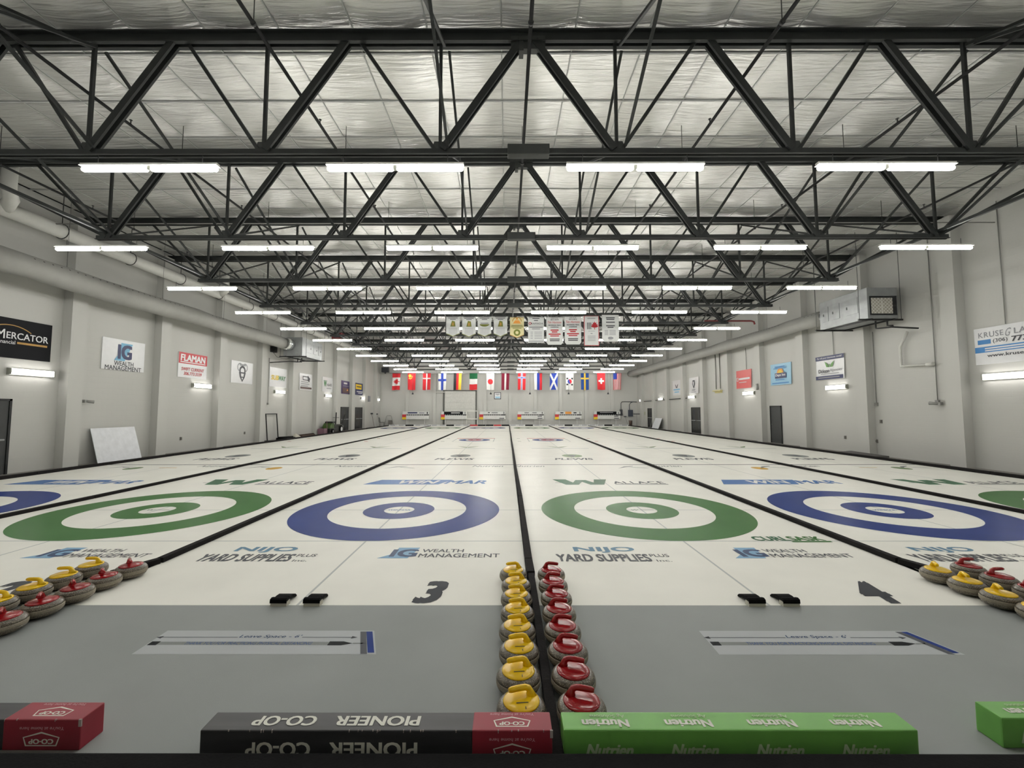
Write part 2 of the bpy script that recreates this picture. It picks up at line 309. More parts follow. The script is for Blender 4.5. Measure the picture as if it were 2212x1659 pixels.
# ------------------------------------------------------------------ ice sheets
edges = [IL]+[X0+(s-3)*SP for s in (1, 2, 3, 4, 5)]+[IR]
cent = [X0+(s-3.5)*SP for s in range(1, 7)]
HOUSE = [I_blue, I_green]*3; HNAME = ['blue', 'green']*3
def floor_plane(x, y): return Plane((x, y, 0), (1, 0, 0), (0, 1, 0))
sheets = []
for s in range(6):
    xa, xb, xc = edges[s]+.03, edges[s+1]-.03, cent[s]
    b = MB(); b.box((xa-.06, ICE0-.1, -.03), (xb+.06, ICE1, 0)); sh = b.build('ice_sheet', M_ice)
    tag(sh, f"white curling ice sheet with {HNAME[s]} rings, {ORD[s]} lane from the left-hand wall", 'ice', 'curling ice sheets', 'structure')
    sheets.append(sh)
    def fr(nm, x0, y0, x1, y1, m, z=.0015):
        q = MB(); q.keep = True; q.poly([(x0, y0, z), (x1, y0, z), (x1, y1, z), (x0, y1, z)]); return q.build(nm, m, sh)
    fr('grey_ice', xa-.03, ICE0-.1, xb+.03, 4.10, M_grey)
    fr('grey_ice', xa-.03, FTEE+3.66, xb+.03, ICE1-.02, M_ice)
    for ty, sg in ((TEE, 1), (FTEE, -1)):
        for r0, r1, nm in ((1.219, 1.829, 'outer_ring'), (.27, .635, 'inner_ring')):
            q = MB(); q.keep = True; q.ring((xc, ty), r0, r1, .002); q.build(nm, HOUSE[s], sh)
        fr('tee_line', xa, ty-.012, xb, ty+.012, I_line, .0012)
        fr('back_line', xa, ty-sg*1.829-.012, xb, ty-sg*1.829+.012, I_line, .0012)
        fr('hog_line', xa, ty+sg*6.401-.05, xb, ty+sg*6.401+.05, I_dark, .0012)
    fr('centre_line', xc-.013, 4.1, xc+.013, FTEE+3.6, I_line, .001)
    P = floor_plane(xc, TEE)
    # print in front of the rings
    if s % 2 == 0:
        P.rect(sh, -1.58, 2.66, .28, 3.34, I_mid, .002, 'logo', skew=.28)
        P.text(sh, 'WIN', -.25, 3.0, 1.0, .46, I_white, .03, .3, .003)
        P.text(sh, 'MAR', .92, 3.0, 1.05, .50, I_mid, .03, .3, .002)
    else:
        P.shape(sh, [(-1.28, 3.4), (-.93, 3.4), (-.80, 2.92), (-.68, 3.3), (-.42, 3.3), (-.28, 2.92), (-.18, 3.4), (.14, 3.4), (-.08, 2.62), (-.42, 2.62), (-.56, 3.02), (-.70, 2.62), (-1.02, 2.62)], I_dgreen, .002)
        P.text(sh, 'ALLACE', .84, 2.92, 1.28, .36, I_dark, .02, 0, .002, spacing=1.1)
        P.bars(sh, [(-1.25, -.9, 2.9, .05), (.2, 1.5, 2.66, .08)], I_pale, .0018)
    P.text(sh, 'WINMAR' if s % 2 == 0 else 'W', 0 if s % 2 == 0 else -.12, 0, .40 if s % 2 == 0 else .14, .07, I_mid if s % 2 == 0 else I_dgreen, .02, .2, .002)
    if s % 2: P.bars(sh, [(-.02, .22, 0, .02)], I_dark, .002)
    # print behind the rings
    xo = -1.17
    P.text(sh, 'NIJO', xo-.02, -2.20, .80, .22, I_teal, .03, 0, .002)
    P.text(sh, 'YARD SUPPLIES', xo-.1, -2.50, 1.16, .26, I_dark, .035, 0, .0022)
    P.text(sh, 'PLUS', xo+.62, -2.42, .24, .10, I_dark, .01, 0, .002); P.text(sh, 'Inc.', xo+.62, -2.60, .18, .07, I_dark, 0, 0, .002)
    P.shape(sh, [[(.36, -2.52), (.74, -2.52), (.82, -2.12), (.54, -2.12), (.52, -2.36)]], I_lblue, .0018)
    P.text(sh, 'IG', .66, -2.33, .34, .28, I_navy, .04, 0, .0025)
    P.text(sh, 'WEALTH', 1.14, -2.24, .54, .12, I_dark, .012, 0, .002); P.text(sh, 'MANAGEMENT', 1.37, -2.42, 1.02, .14, I_dark, .012, 0, .002)
    # number by the hacks
    P.text(sh, str(s+1), 1.21, 4.40-TEE, .30, .52, I_num, .05, .25, .0022, name='sheet_number')
    if s == 3:
        P.text(sh, 'CURL', 1.28, 6.16-TEE, .50, .20, I_dgreen, .04, 0, .002); P.text(sh, 'SASK', 1.78, 6.16-TEE, .48, .20, I_green, .04, 0, .002)
        P.bars(sh, [(1.5, 2.05, 6.02-TEE, .05)], I_green, .0018)
    # broom decal on the grey ice
    D = floor_plane(xc+.02 if s == 2 else xc, 3.47)
    D.shape(sh, [(-.87, -.17), (.97, -.17), (.85, .17), (-.87, .17)], I_decal, .0022, 'floor_decal')
    D.bars(sh, [(-.86, -.22, .065, .008), (.30, .72, .065, .008)], I_dark, .003, 'arrow_line')
    D.shape(sh, [[(-.88, .065), (-.83, .085), (-.83, .045)], [(.75, .065), (.70, .085), (.70, .045)]], I_dark, .003, 'arrow_head')
    D.text(sh, "Leave Space - 6'", .04, .075, .50, .055, I_navy, .01, .15, .003)
    D.rect(sh, -.80, -.045, .55, .0, I_pale, .0026, 'broom_handle'); D.rect(sh, -.86, -.05, -.79, .005, I_black, .0028, 'broom_grip')
    D.text(sh, 'THANK YOU FOR PRACTICING PHYSICAL DISTANCING', -.08, -.022, 1.0, .040, I_dblue, .01, .15, .0032)
    D.shape(sh, [[(.55, -.05), (.66, -.05), (.74, -.022), (.66, .006), (.55, .006)]], I_black, .0030, 'broom_ferrule')
    D.rect(sh, .74, -.03, .82, -.014, I_pale, .003, 'broom_neck'); D.rect(sh, .85, -.165, .90, .155, I_dark, .003, 'broom_head', skew=-.11); D.rect(sh, .90, -.15, .95, .155, I_blue, .0032, 'broom_pad', skew=-.11)
    # prints towards the far end
    Q = floor_plane(xc, 0)
    Q.text(sh, 'PLEWIS', .02, 15.9, 1.45, .55, I_dark, .03, .2, .002)
    Q.shape(sh, arcpts(.12, 17.0, .40, 0, 360, 20, .55)[:-1], I_pale if s != 3 else I_grn2, .002)
    Q.shape(sh, [(-.1, 17.25), (.34, 17.25), (.12, 16.6)], I_dark, .0024)
    Q.text(sh, 'Nutrien' if s in (2, 3) else 'Nutrien', (1.35 if s < 3 else -1.75), 13.9, 1.0, .34, I_pale, .01, .25, .002)
    a = -1.4 if s < 3 else 1.5
    Q.shape(sh, [[(a-.5, 13.35), (a-.2, 13.8), (a+.15, 13.95), (a+.1, 13.85), (a-.15, 13.68)], [(a-.1, 13.7), (a+.4, 13.5), (a+.5, 13.4), (a+.42, 13.42), (a, 13.6)]], I_pale, .002)
    Q.bars(sh, [(-.2, .36, 13.55, .06)] if s in (0, 5) else [], I_gold, .002) if s in (0, 5) else None
    if s in (0, 1, 4, 5): Q.shape(sh, arcpts(-.9 if s < 2 else 1.0, 13.4, .22, 0, 360, 14, .3)[:-1], I_gold if s in (1, 4) else I_grn2, .002)
    Q.bars(sh, [(-1.3, 1.4, 20.2, .16)], I_line, .002)
    Q.shape(sh, [[(-.5, 21.4), (-.1, 20.7), (.15, 20.6), (-.05, 20.95)], [(.6, 21.4), (.2, 20.7), (-.05, 20.6), (.1, 20.95)]], I_grn2, .0022)
    if s in (2, 3):
        Q.bars(sh, [(-1.2, 1.2, 27.15, .32)], I_red, .002, 'logo_bar'); Q.bars(sh, [(-1.2, 1.2, 24.45, .06)], I_line, .002, 'logo_bar')
        q = MB(); q.keep = True; q.ring((xc, 25.8), .55, .95, .0022, 48); q.build('logo_ring', I_blue, sh); q = MB(); q.keep = True; q.ring((xc, 25.8), .12, .42, .0022, 32); q.build('logo_ring', I_red, sh)
        for xx in (-1.18, 1.18): Q.rect(sh, xx-.03, 24.45, xx+.03, 27, I_line, .002, 'logo_bar')
    Q.bars(sh, [(-1.85, -1.65, 27.0, .2), (-1.85, -1.65, 24.6, .2)], I_red if s > 3 or s < 2 else I_pale, .002)

# dividers between the lanes
dnames = ['between the first and second lanes from the black sign', 'ending at the stones before the lane number three', 'down the middle between the two long stone rows', 'ending at the stones beside the lane number four', 'between the last two lanes by the red sign']
for i in range(5):
    x = edges[i+1]; d = thing('lane_divider', (x, ICE0, 0), f'black foam lane divider {dnames[i]}', 'divider', 'lane dividers')
    near = {1: -.175, 3: .165}.get(i, .02)
    ys = [ICE0-.04, 4.78, 5.2, 8.9, 13.6, 19, 25, 31, 37, ICE1-.15]; jit = [near+.015, near+.015, .03, .045, .025, .03, .02, .03, .02, .03]
    for k in range(len(ys)-1):
        wd = .068 if ys[k] < 4.5 else .085; q = MB()
        a0, a1 = x+jit[k]-.015, x+jit[k+1]-.015
        hh = .05 if ys[k] < 4.5 else .06; q.bar((a0, ys[k]+.006, hh/2), (a1, ys[k+1]-.006, hh/2), wd, hh); q.build('divider_section', M_foam, d, bevel=.008)
for nm, x, lb in (('left', IL-.07, 'black foam bumper along the ice edge by the black sign'), ('right', IR+.07, 'black foam bumper along the ice edge by the red sign')):
    d = thing('edge_bumper', (x, ICE0, 0), lb, 'bumper', 'edge bumpers'); y = ICE0
    while y < ICE1-1:
        y2 = min(y+4.9, ICE1); q = MB(); q.box((x-.07, y+.008, -.03), (x+.07, y2-.008, .085)); q.build('bumper_section', M_foam, d, bevel=.015); y = y2
b = MB(); x = XR-.6
b.add([(13.75, 16.6, -.02), (14.65, 16.4, -.02), (14.65, 18.2, -.02), (13.75, 18.3, -.02), (13.75, 16.6, .0), (14.65, 16.4, .05), (14.65, 18.2, .08), (13.75, 18.3, .0)],
      [(0, 3, 2, 1), (4, 5, 6, 7), (0, 1, 5, 4), (1, 2, 6, 5), (2, 3, 7, 6), (3, 0, 4, 7)])
tag(b.build('floor_mat', mat('grey_mat', lin(92, 90, 88), rough=.9, bump=.3)), 'rumpled grey mat on the walkway below the hanging air unit', 'mat')
# kerb at the near end
k_ = thing('end_bumper', (0, 2.17, 0), 'long black rubber bumper across the near end of the ice', 'bumper')
xs = [IL, -7.6, -3.1, 3.3, 7.9, IR]
for a, b2 in zip(xs[:-1], xs[1:]):
    q = MB(); q.box((a+.004, 2.12, -.02), (b2-.004, 2.235, .12)); q.build('bumper_section', M_rubber, k_, bevel=.012)

# ------------------------------------------------------------------ foam bumper boxes on the near ice
M_bblk = mat('box_black_vinyl', lin(52, 52, 54), rough=.45, var=.25, vscale=5, stretch=(.4, 4, 4)); M_bred = mat('box_red_vinyl', lin(150, 44, 58), rough=.5, var=.08); M_bgrn = mat('box_green_vinyl', lin(112, 176, 82), rough=.4, var=.06)
M_bwht = mat('box_print_white', lin(226, 226, 214), rough=.5); M_bwear = mat('box_worn_edge', lin(170, 160, 155), rough=.8); M_bfade = mat('box_print_faded', lin(190, 214, 172), rough=.5); M_bslog = mat('box_slogan', lin(206, 160, 166), rough=.5)
def bumper_box(x0, x1, y0, z1, kind, label):
    y1 = y0+.135
    t = thing('bumper_box', ((x0+x1)/2, (y0+y1)/2, 0), label, 'bumper box', 'printed bumper boxes')
    T = Plane(((x0+x1)/2, (y0+y1)/2, z1), (-1, 0, 0), (0, -1, 0))        # read from the ice side
    Fp = Plane(((x0+x1)/2, y0, z1-.0775), (-1, 0, 0), (0, 0, -1)); hw = (x1-x0)/2
    if kind == 'pioneer':
        xm = x1-.42
        q = MB(); q.box((x0, y0, .0016), (xm+.02, y1, z1)); q.build('black_cover', M_bblk, t, bevel=.006)
        q = MB(); q.box((xm, y0-.0015, .002), (x1, y1+.0015, z1+.0015)); q.build('red_cover', M_bred, t, bevel=.006)
        a = hw-.60
        for Pp, zz in ((T, .0), (Fp, .016)):
            c1 = (x0+x1)/2-(-.93+x0+1.61)  # lettering centre measured along -x
            Pp.text(t, 'PIONEER', c1-.27+.04, zz, .46, .072, M_bwht, .03, 0, .0016); Pp.text(t, 'CO-OP', c1+.27, zz, .34, .072, M_bwht, .03, 0, .0016)
            cc = -(hw-.21)
            o = [(cc-.1, zz-.004), (cc, zz-.032), (cc+.1, zz-.004), (cc+.085, zz+.042), (cc-.085, zz+.042)]; n_ = len(o)
            i_ = [(cc+(p[0]-cc)*.93, zz+.012+(p[1]-zz-.012)*.80) for p in o]
            Pp.shape(t, [[o[k], o[(k+1) % n_], i_[(k+1) % n_], i_[k]] for k in range(n_)], M_bwht, .0016)
            Pp.text(t, 'CO·OP', cc, zz+.018, .135, .026, M_bwht, .04, 0, .0016); Pp.text(t, "You're at home here", cc, zz-.048, .24, .018, M_bslog, .01, .1, .0016)
        q = MB()
        for k in range(22):
            xx = x0+.03+random.random()*(x1-x0-.06); dz = random.uniform(.002, .012); q.box((xx, y0-.0022, z1-dz), (xx+random.uniform(.002, .006), y0+random.uniform(.001, .006), z1+.0022))
        q.box((x1-.012, y0-.003, z1-.035), (x1+.003, y0+.004, z1+.002)); o = q.build('edge_wear', M_bwear, t); o['kind'] = 'stuff'
    else:
        q = MB(); q.box((x0, y0, .0016), (x1, y1, z1)); q.build('green_cover', M_bgrn, t, bevel=.008)
        n = 4
        for k in range(n):
            cc = hw*(1-(2*k+1)/n)*-.96+.03
            T.text(t, 'Nutrien', cc, .020, .25, .054, M_bwht, .04, 0, .0016); T.text(t, 'Ag Solutions', cc-.02, -.034, .19, .030, M_bfade, .015, 0, .0016)
            G = Plane(((x0+x1)/2, y0, z1-.0775), (1, 0, 0), (0, 0, 1)); G.text(t, 'Nutrien', -cc+.01, -.022, .25, .062, M_bfade, .04, .3, .0016)
    return t
bumper_box(-1.61, .235, 2.325, .16, 'pioneer', 'black and red printed bumper box before the yellow stones, reading upside down')
bumper_box(.295, 2.15, 2.33, .16, 'nutrien', 'green printed bumper box before the red stones')
bumper_box(-4.15, -2.31, 2.40, .16, 'pioneer', 'black and red printed bumper box cut off by the left photo edge')
bumper_box(2.69, 4.42, 2.42, .16, 'nutrien', 'green printed bumper box cut off by the right photo edge')

# ------------------------------------------------------------------ hacks
def hack_proto():
    t = thing('hack', (0, 0, 0), 'x', 'hack', 'foothold hacks on the ice')
    q = MB(); q.prism([(-.08, 0, 0), (.08, 0, 0), (.075, 0, .042), (-.07, 0, .042)], (0, .07, 0)); q.build('base', mat('hack_base', lin(186, 184, 170), rough=.6), t, bevel=.004)
    prof = [(-.002, .042), (-.002, .066), (.02, .076), (.045, .070), (.065, .056), (.09, .062), (.14, .060), (.20, .035), (.23, .012)]
    q = MB(); vs = []; n = len(prof)
    for k, (yy, zz) in enumerate(prof):
        wd = .080-.022*(k/n); vs += [(-wd, yy, zz), (wd, yy, zz)]
    m0 = len(vs); vs += [(v[0], v[1], max(.0, min(v[2]-.012, .042 if k < 8 else v[2]-.03))) for k, v in enumerate(vs)]
    fs = [(2*k, 2*k+1, 2*k+3, 2*k+2) for k in range(n-1)]+[(m0+2*k, m0+2*k+2, m0+2*k+3, m0+2*k+1) for k in range(n-1)]
    fs += [(2*k, 2*k+2, m0+2*k+2, m0+2*k) for k in range(n-1)]+[(2*k+1, m0+2*k+1, m0+2*k+3, 2*k+3) for k in range(n-1)]+[(0, m0, m0+1, 1), (2*n-2, 2*n-1, m0+2*n-1, m0+2*n-2)]
    q.add(vs, fs, 0, False); q.build('foot_pad', M_rubber, t)
    return t
hk = hack_proto(); used = False
for s, xs, lab in ((2, (-2.14, -1.83), 'before the blue rings'), (3, (2.33, 2.65), 'behind the middle green rings')):
    for i, x in enumerate(xs):
        L = f"black rubber hack {lab}, {'farther from' if (i == 0) == (s == 2) else 'closer to'} the centre divider"
        if not used: hk.location = (x, 4.07, .001); hk['label'] = L; used = True; o = hk
        else: o = copy_tree(hk, (x, 4.07, .001), L)

# ------------------------------------------------------------------ curling stones
def stone_proto(colname, m):
    t = thing('curling_stone', (0, 0, 0), 'x', 'curling stone', f'{colname} handled curling stones')
    q = MB(); q.lathe([(.062, 0), (.080, .003), (.112, .014), (.134, .032), (.1440, .052)], n=40); q.lathe([(.1440, .088), (.139, .102), (.127, .115), (.110, .124), (.09, .128), (.0, .129)], n=40); q.build('body', M_gran, t)
    q = MB(); q.lathe([(.1440, .052), (.1458, .060), (.1460, .070), (.1455, .080), (.1440, .088)], n=40); q.build('striking_band', M_band, t)
    q = MB(); q.lathe([(.104, .122), (.108, .127), (.105, .133), (.087, .139), (.05, .143), (.0, .144)], n=40); q.build('disc', m, t)
    q = MB()
    # goose-neck: rises from the disc, then the grip runs back over it
    pts = [(.062, .026, .130), (.058, .026, .158), (.048, .025, .178), (.028, .022, .187), (-.02, .016, .188), (-.058, .010, .187), (-.074, .007, .186)]
    q.tube(pts, [.036, .022, .0185, .017, .017, .0165, .012], 12); q.build('handle', m, t)
    return t
sy = stone_proto('yellow', M_yel); sr = stone_proto('red', M_red)
FIRST = {'yellow': True, 'red': True}
def put_stone(c, x, y, label, rz, mirror=False, txt=None):
    src = sy if c == 'yellow' else sr
    if FIRST[c]: FIRST[c] = False; o = src; o.location = (x, y, .003); o['label'] = label
    else: o = copy_tree(src, (x, y, .003), label)
    for ch in o.children:
        if ch.name.startswith('handle'): ch.rotation_euler = (0, 0, rz); ch.scale = (-1 if mirror else 1, 1, 1)
    return o
rowlab = lambda i: ORD[i]
jx = [0, -.01, .003, -.003, .006, .003, .006, -.018]
ys_ = [2.60+.291*k for k in range(8)]
YST = []
for k in range(8):
    YST.append(put_stone('yellow', .082+jx[k], ys_[k], f'yellow handled curling stone, {ORD[k]} from the black and red box in the centre row', .15))
xr = [.436, .432, .438, .438, .446, .456, .458, .470]
for k in range(8):
    put_stone('red', xr[k], ys_[k], f'red handled curling stone, {ORD[k]} from the green box in the centre row', -.12, True)
Y8 = 4.77
for k in range(8):
    y = Y8-.291*k
    if y < 2.6: continue
    put_stone('red', -4.165+(.02 if k == 0 else 0), y, f'red handled curling stone, {ORD[k]} from far end of the row right of second divider', 2.1+.1*(k % 3))
    put_stone('yellow', -4.605, y+.02, f'yellow handled curling stone, {ORD[k]} from far end of the row on the second lane', -.1+.08*(k % 2))
    put_stone('yellow', 4.60, y-.12, f'yellow handled curling stone, {ORD[k]} from far end of the row beside painted number four', .9+.1*(k % 2))
    put_stone('red', 5.06, y, f'red handled curling stone, {ORD[k]} from far end of the row on the fifth lane', .1+.1*(k % 2), True)

pr = MB(); pr.keep = True
pr.add([(-.03, -.050, .1445), (.04, -.044, .1445), (.04, -.036, .1450), (-.03, -.042, .1450)], [(0, 1, 2, 3)])
pr.add([(.022, -.090, .1400), (.027, -.090, .1400), (.025, -.072, .1425), (.020, -.072, .1425)], [(0, 1, 2, 3)])
for k, o in enumerate(YST):
    if k == 0: p0 = pr.build('small_print', M_ink); p0.parent = o
    else: c = p0.copy(); COL.objects.link(c); c.parent = o

# ------------------------------------------------------------------ roof trusses
XC = .37; PN = 3.05
nodes_b = [XC+PN*(i+.5) for i in range(-4, 4)]           # bottom panel points
tops = [XC+PN*i for i in range(-4, 5)]
def truss_proto():
    t = thing('roof_truss', (XC, 0, ZB), 'x', 'roof truss', 'black steel roof trusses')
    xa, xb = XL+.02, XR-.02
    q = MB(); q.box((xa, -.11, ZT+.05), (xb, .11, ZT+.075)); q.box((xa, -.05, ZT-.12), (xb, -.03, ZT+.05)); q.box((xa, .03, ZT-.12), (xb, .05, ZT+.05)); q.box((xa, -.10, ZT-.135), (xb, -.03, ZT-.12)); q.box((xa, .03, ZT-.135), (xb, .10, ZT-.12)); q.build('top_chord', M_steel, t)
    xa, xb = nodes_b[0]-.3, nodes_b[-1]+.3
    q = MB(); q.box((xa, -.065, ZB-.05), (xb, -.015, ZB-.035)); q.box((xa, .015, ZB-.05), (xb, .065, ZB-.035)); q.box((xa, -.03, ZB-.05), (xb, -.015, ZB+.06)); q.box((xa, .015, ZB-.05), (xb, .03, ZB+.06)); q.build('bottom_chord', M_steel, t)
    q = MB(); q.box((XC-.36, -.08, ZB-.07), (XC+.36, .08, ZB+.11)); q.build('splice_plate', M_steel2, t, bevel=.01)
    q = MB(); q.box((XC-.30, -.06, ZT-.26), (XC+.30, .06, ZT-.02)); q.box((XC-.16, -.09, ZT-.32), (XC-.08, .09, ZT-.1)); q.build('ridge_gusset', M_steel2, t)
    zt, zb = ZT-.10, ZB+.03
    def web(p, q2, wd, nm):
        q = MB()
        if wd > .1:
            for o in (-.055, .055): q.bar((p[0], o, p[1]), (q2[0], o, q2[1]), wd, .04, (0, 1, 0))
        else: q.bar((p[0], 0, p[1]), (q2[0], 0, q2[1]), wd, wd, (0, 1, 0))
        q.build(nm, M_steel, t)
    for i, xb in enumerate(nodes_b):
        xtl, xtr = xb-PN/2, xb+PN/2; inner = xtr if xb < XC else xtl; outer = xtl if xb < XC else xtr
        end = i in (0, 7)
        sg = 1 if xb > XC else -1
        web((inner-sg*0+sg*.12, zt), (xb-sg*.05, zb), .115, 'diagonal')
        web((xb, zt), (xb, zb), .052, 'post')
        if not end: web((outer-sg*.12, zt), (xb+sg*.08, zb), .058, 'thin_diagonal')
        else:
            xw = XL+.15 if sg < 0 else XR-.15
            web((xw, zt), (xb+sg*.05, zb), .075, 'end_diagonal'); web((xb+sg*2.0, zt), (xb+sg*.05, zb), .06, 'thin_diagonal')
        q = MB(); q.prism([(xb-.16, -.018, zb-.02), (xb+.16, -.018, zb-.02), (xb+.10, -.018, zb+.16), (xb-.10, -.018, zb+.16)], (0, .036, 0)); q.build('gusset', M_steel2, t)
    return t
tp = truss_proto()
TY = [Y1+S_*k for k in range(-1, 12)]
for k, y in enumerate(TY):
    n = len(TY)-k
    L = f'black steel roof truss, {ORD[n-1]} from the flags on the far wall' if k > 0 else 'black steel roof truss over the viewer, above the frame'
    if k == 0: tp.location = (XC, y, ZB); tp['label'] = L
    else: copy_tree(tp, (XC, y, ZB), L)
# sway braces between neighbouring trusses
bn = {-10.305: 'beside the perforated fabric duct', -7.255: 'over the second lane', -1.155: 'over the third lane', 1.895: 'over the fourth lane', 7.995: 'over the fifth lane', 11.045: 'beside the right-hand fabric duct'}
def brace_proto():
    t = thing('sway_brace', (0, 0, 0), 'x', 'brace', 'cross braces between roof trusses')
    q = MB(); q.bar((-.03, .06, ZB+.08), (-.03, S_-.06, ZT-.2), .044, .044); q.build('brace_bar', M_steel, t)
    q = MB(); q.bar((.035, S_-.06, ZB+.08), (.035, .06, ZT-.2), .044, .044); q.build('brace_bar', M_steel, t)
    return t
bp = brace_proto(); first = True
for k in range(len(TY)-1):
    for x, where in bn.items():
        if k == 0 and abs(x) > 8: continue
        L = f'black cross brace {where}, bay {ORD[len(TY)-2-k]} from the far flags'
        if first: bp.location = (x+.1, TY[k], 0); bp['label'] = L; first = False
        else: copy_tree(bp, (x+.1, TY[k], 0), L)
for x, lb in ((nodes_b[0], 'black tie rail along the truss ends by the perforated duct'), (nodes_b[-1], 'black tie rail along the truss ends by the hanging air unit with filter')):
    q = MB()
    q.bar((x, TY[0]-.2, ZB+.12), (x, TY[-1]+.2, ZB+.12), .07, .07); tag(q.build('tie_rail', M_steel), lb, 'tie rail', 'truss end tie rails')
# flat braces in the plane of the top chords near the walls
for sg, nm in ((-1, 'perforated duct'), (1, 'air unit with filter')):
    for k in range(0, 1):
        xa, xb = (XC+sg*7.6, XC+sg*10.9)
        q = MB(); q.bar((xa, TY[k+1]-.05, ZT-.22), (xb, TY[k]+.05, ZT-.22), .06, .05); tag(q.build('roof_brace', M_steel), f'slanting roof brace over the viewer on the side of the {nm}', 'brace', 'slanting roof braces')

# sprinkler lines under the roof
for x, nm in ((-11.97, 'closest to the black sign wall'), (-7.66, 'above the second lane'), (-3.80, 'above the third lane'), (.36, 'above the centre divider'), (4.12, 'above the fourth lane'), (7.92, 'above the fifth lane'), (12.0, 'closest to the red sign wall')):
    zp = 7.62
    t = thing('sprinkler_line', (x, 0, zp), f'long black sprinkler pipe under the roof, {nm}', 'pipe', 'sprinkler pipes under the roof')
    q = MB(); q.tube([(x, .5, zp), (x, YF-.4, zp)], .030, 8); q.build('pipe', M_blkpipe, t)
    for k in range(len(TY)-1):
        y = TY[k]+2.55
        q = MB(); q.box((x-.005, y-.005, zp+.03), (x+.005, y+.005, ZC)); q.tube([(x, y-.02, zp), (x, y+.02, zp)], .042, 8); q.build('hanger', M_blkpipe, t)
        y = TY[k]+1.2
        q = MB(); q.lathe([(.012, 0), (.012, .09), (.03, .10), (.03, .108)], (x, y, zp), 8); q.build('sprinkler_head', M_blkpipe, t)
# cross conduit over the lanes
q = MB(); q.tube([(XL+.3, 12.45, 7.46), (XR-.3, 12.45, 7.46)], .016, 8); tag(q.build('cross_conduit', M_grypipe), 'thin grey conduit spanning the hall between the near trusses', 'conduit')

# ------------------------------------------------------------------ hanging strip lights
ZL = 5.97
def light_proto():
    t = thing('strip_light', (0, 0, ZL), 'x', 'strip light', 'hanging strip lights')
    q = MB(); q.box((-1.18, -.06, ZL+.05), (1.18, .06, ZL+.06)); q.box((-1.18, -.04, ZL+.06), (1.18, .04, ZL+.095)); q.build('housing', M_white, t)
    for a, b_ in ((-1.165, -.03), (.03, 1.165)):
        q = MB(); q.tube([(a, 0, ZL), (a+.03, 0, ZL), (b_-.03, 0, ZL), (b_, 0, ZL)], [.028, .045, .045, .028], 8); q.build('lamp', M_tube, t)
    q = MB(); q.box((-.03, -.03, ZL-.02), (.03, .03, ZL+.05)); q.build('centre_bracket', M_cap, t)
    for x in (-.9, .9):
        q = MB(); q.tube([(x, 0, ZL+.095), (x, 0, ZB-.05)], .006, 6); q.build('hanger_wire', M_wire, t)
    return t
lp = light_proto(); first = True
LX = [-10.45, -6.15, -1.92, 2.20, 6.50, 10.75]
for k in range(-1, 12):
    for i, x in enumerate(LX):
        y = TY[k+1]-.02
        L = f'twin tube strip light under {ORD[11-k]} truss from far flags, {ORD[i]} in row'
        if first: lp.location = (x, y, ZL); lp['label'] = L; first = False
        else: copy_tree(lp, (x, y, ZL), L)

# ------------------------------------------------------------------ wall tube lights
def wall_light(side, yc, zc, label):
    x = XL if side < 0 else XR; n = -side                    # n: into the room
    t = thing('wall_light', (x, yc, zc), label, 'wall light', 'tube lights on the side walls')
    q = MB(); q.box((min(x, x+n*.05), yc-.62, zc-.10), (max(x, x+n*.05), yc+.62, zc+.10)); q.build('housing', M_cap, t)
    for dz in (-.062, .062):
        q = MB(); q.tube([(x+n*.085, yc-.58, zc+dz), (x+n*.085, yc+.58, zc+dz)], .024, 8); q.build('lamp', M_wtube, t)
    for dy in (-.60, .60):
        q = MB(); q.box((min(x, x+n*.12), yc+dy-.015, zc-.09), (max(x, x+n*.12), yc+dy+.015, zc+.09)); q.build('end_cap', M_cap, t)
for yc, nm in ((12.87, 'the black and gold sign'), (20.1, 'the red and white sign'), (27.0, 'the yellow and green lettered sign'), (34.3, 'the sign with a green W'), (42.7, 'the sign with a yellow box'), (47.55, 'the corner with the chair')):
    wall_light(-1, yc, 2.97, f'glowing twin tube wall light beneath {nm}' if 'corner' not in nm else 'glowing twin tube wall light in the corner above the grey chair')
for yc, nm in ((12.66, 'beneath the sign with a phone number and blue bar'), (19.22, 'beneath the sign with a green leaf logo'), (26.2, 'beneath the plain red sign'), (34.25, 'beneath the white sign with a black shield'), (41.15, 'above the far pair of doors, nearer one'), (47.1, 'above the far pair of doors, in the corner')):
    wall_light(1, yc, 2.84, f'glowing twin tube wall light {nm}')

# ------------------------------------------------------------------ sponsor signs
def sign(side, y0, y1, z0, z1, base, label, curl=0.0, name='sponsor_sign'):
    x = XL if side < 0 else XR; n = -side
    t = thing(name, (x, (y0+y1)/2, z0), label, 'sign', 'sponsor signs on the side walls')
    q = MB()
    if curl:
        N = 8; vs = []
        for j in range(N+1):
            f = j/N; yy = y0+(y1-y0)*f if side < 0 else y1-(y1-y0)*f; d = .03+curl*max(0, f-.6)**2*4
            for zz in (z0, z1):
                dd = d*(1 if zz == z0 else .35) + .0; vs += [(x+n*dd, yy, zz), (x+n*(dd+.012), yy, zz)]
        fs = []
        for j in range(N):
            a = 4*j; b = 4*j+4
            fs += [(a, a+2, b+2, b), (a+1, b+1, b+3, a+3), (a, b, b+1, a+1), (a+2, a+3, b+3, b+2)]
        fs += [(0, 1, 3, 2), (4*N, 4*N+2, 4*N+3, 4*N+1)]
        q.add(vs, fs)
    else: q.box((min(x, x+n*.03), y0, z0), (max(x, x+n*.03), y1, z1))
    q.build('panel', base, t)
    return t, Plane((x+n*(.03 if not curl else .045), (y0+y1)/2, (z0+z1)/2), (0, n, 0), (0, 0, 1))
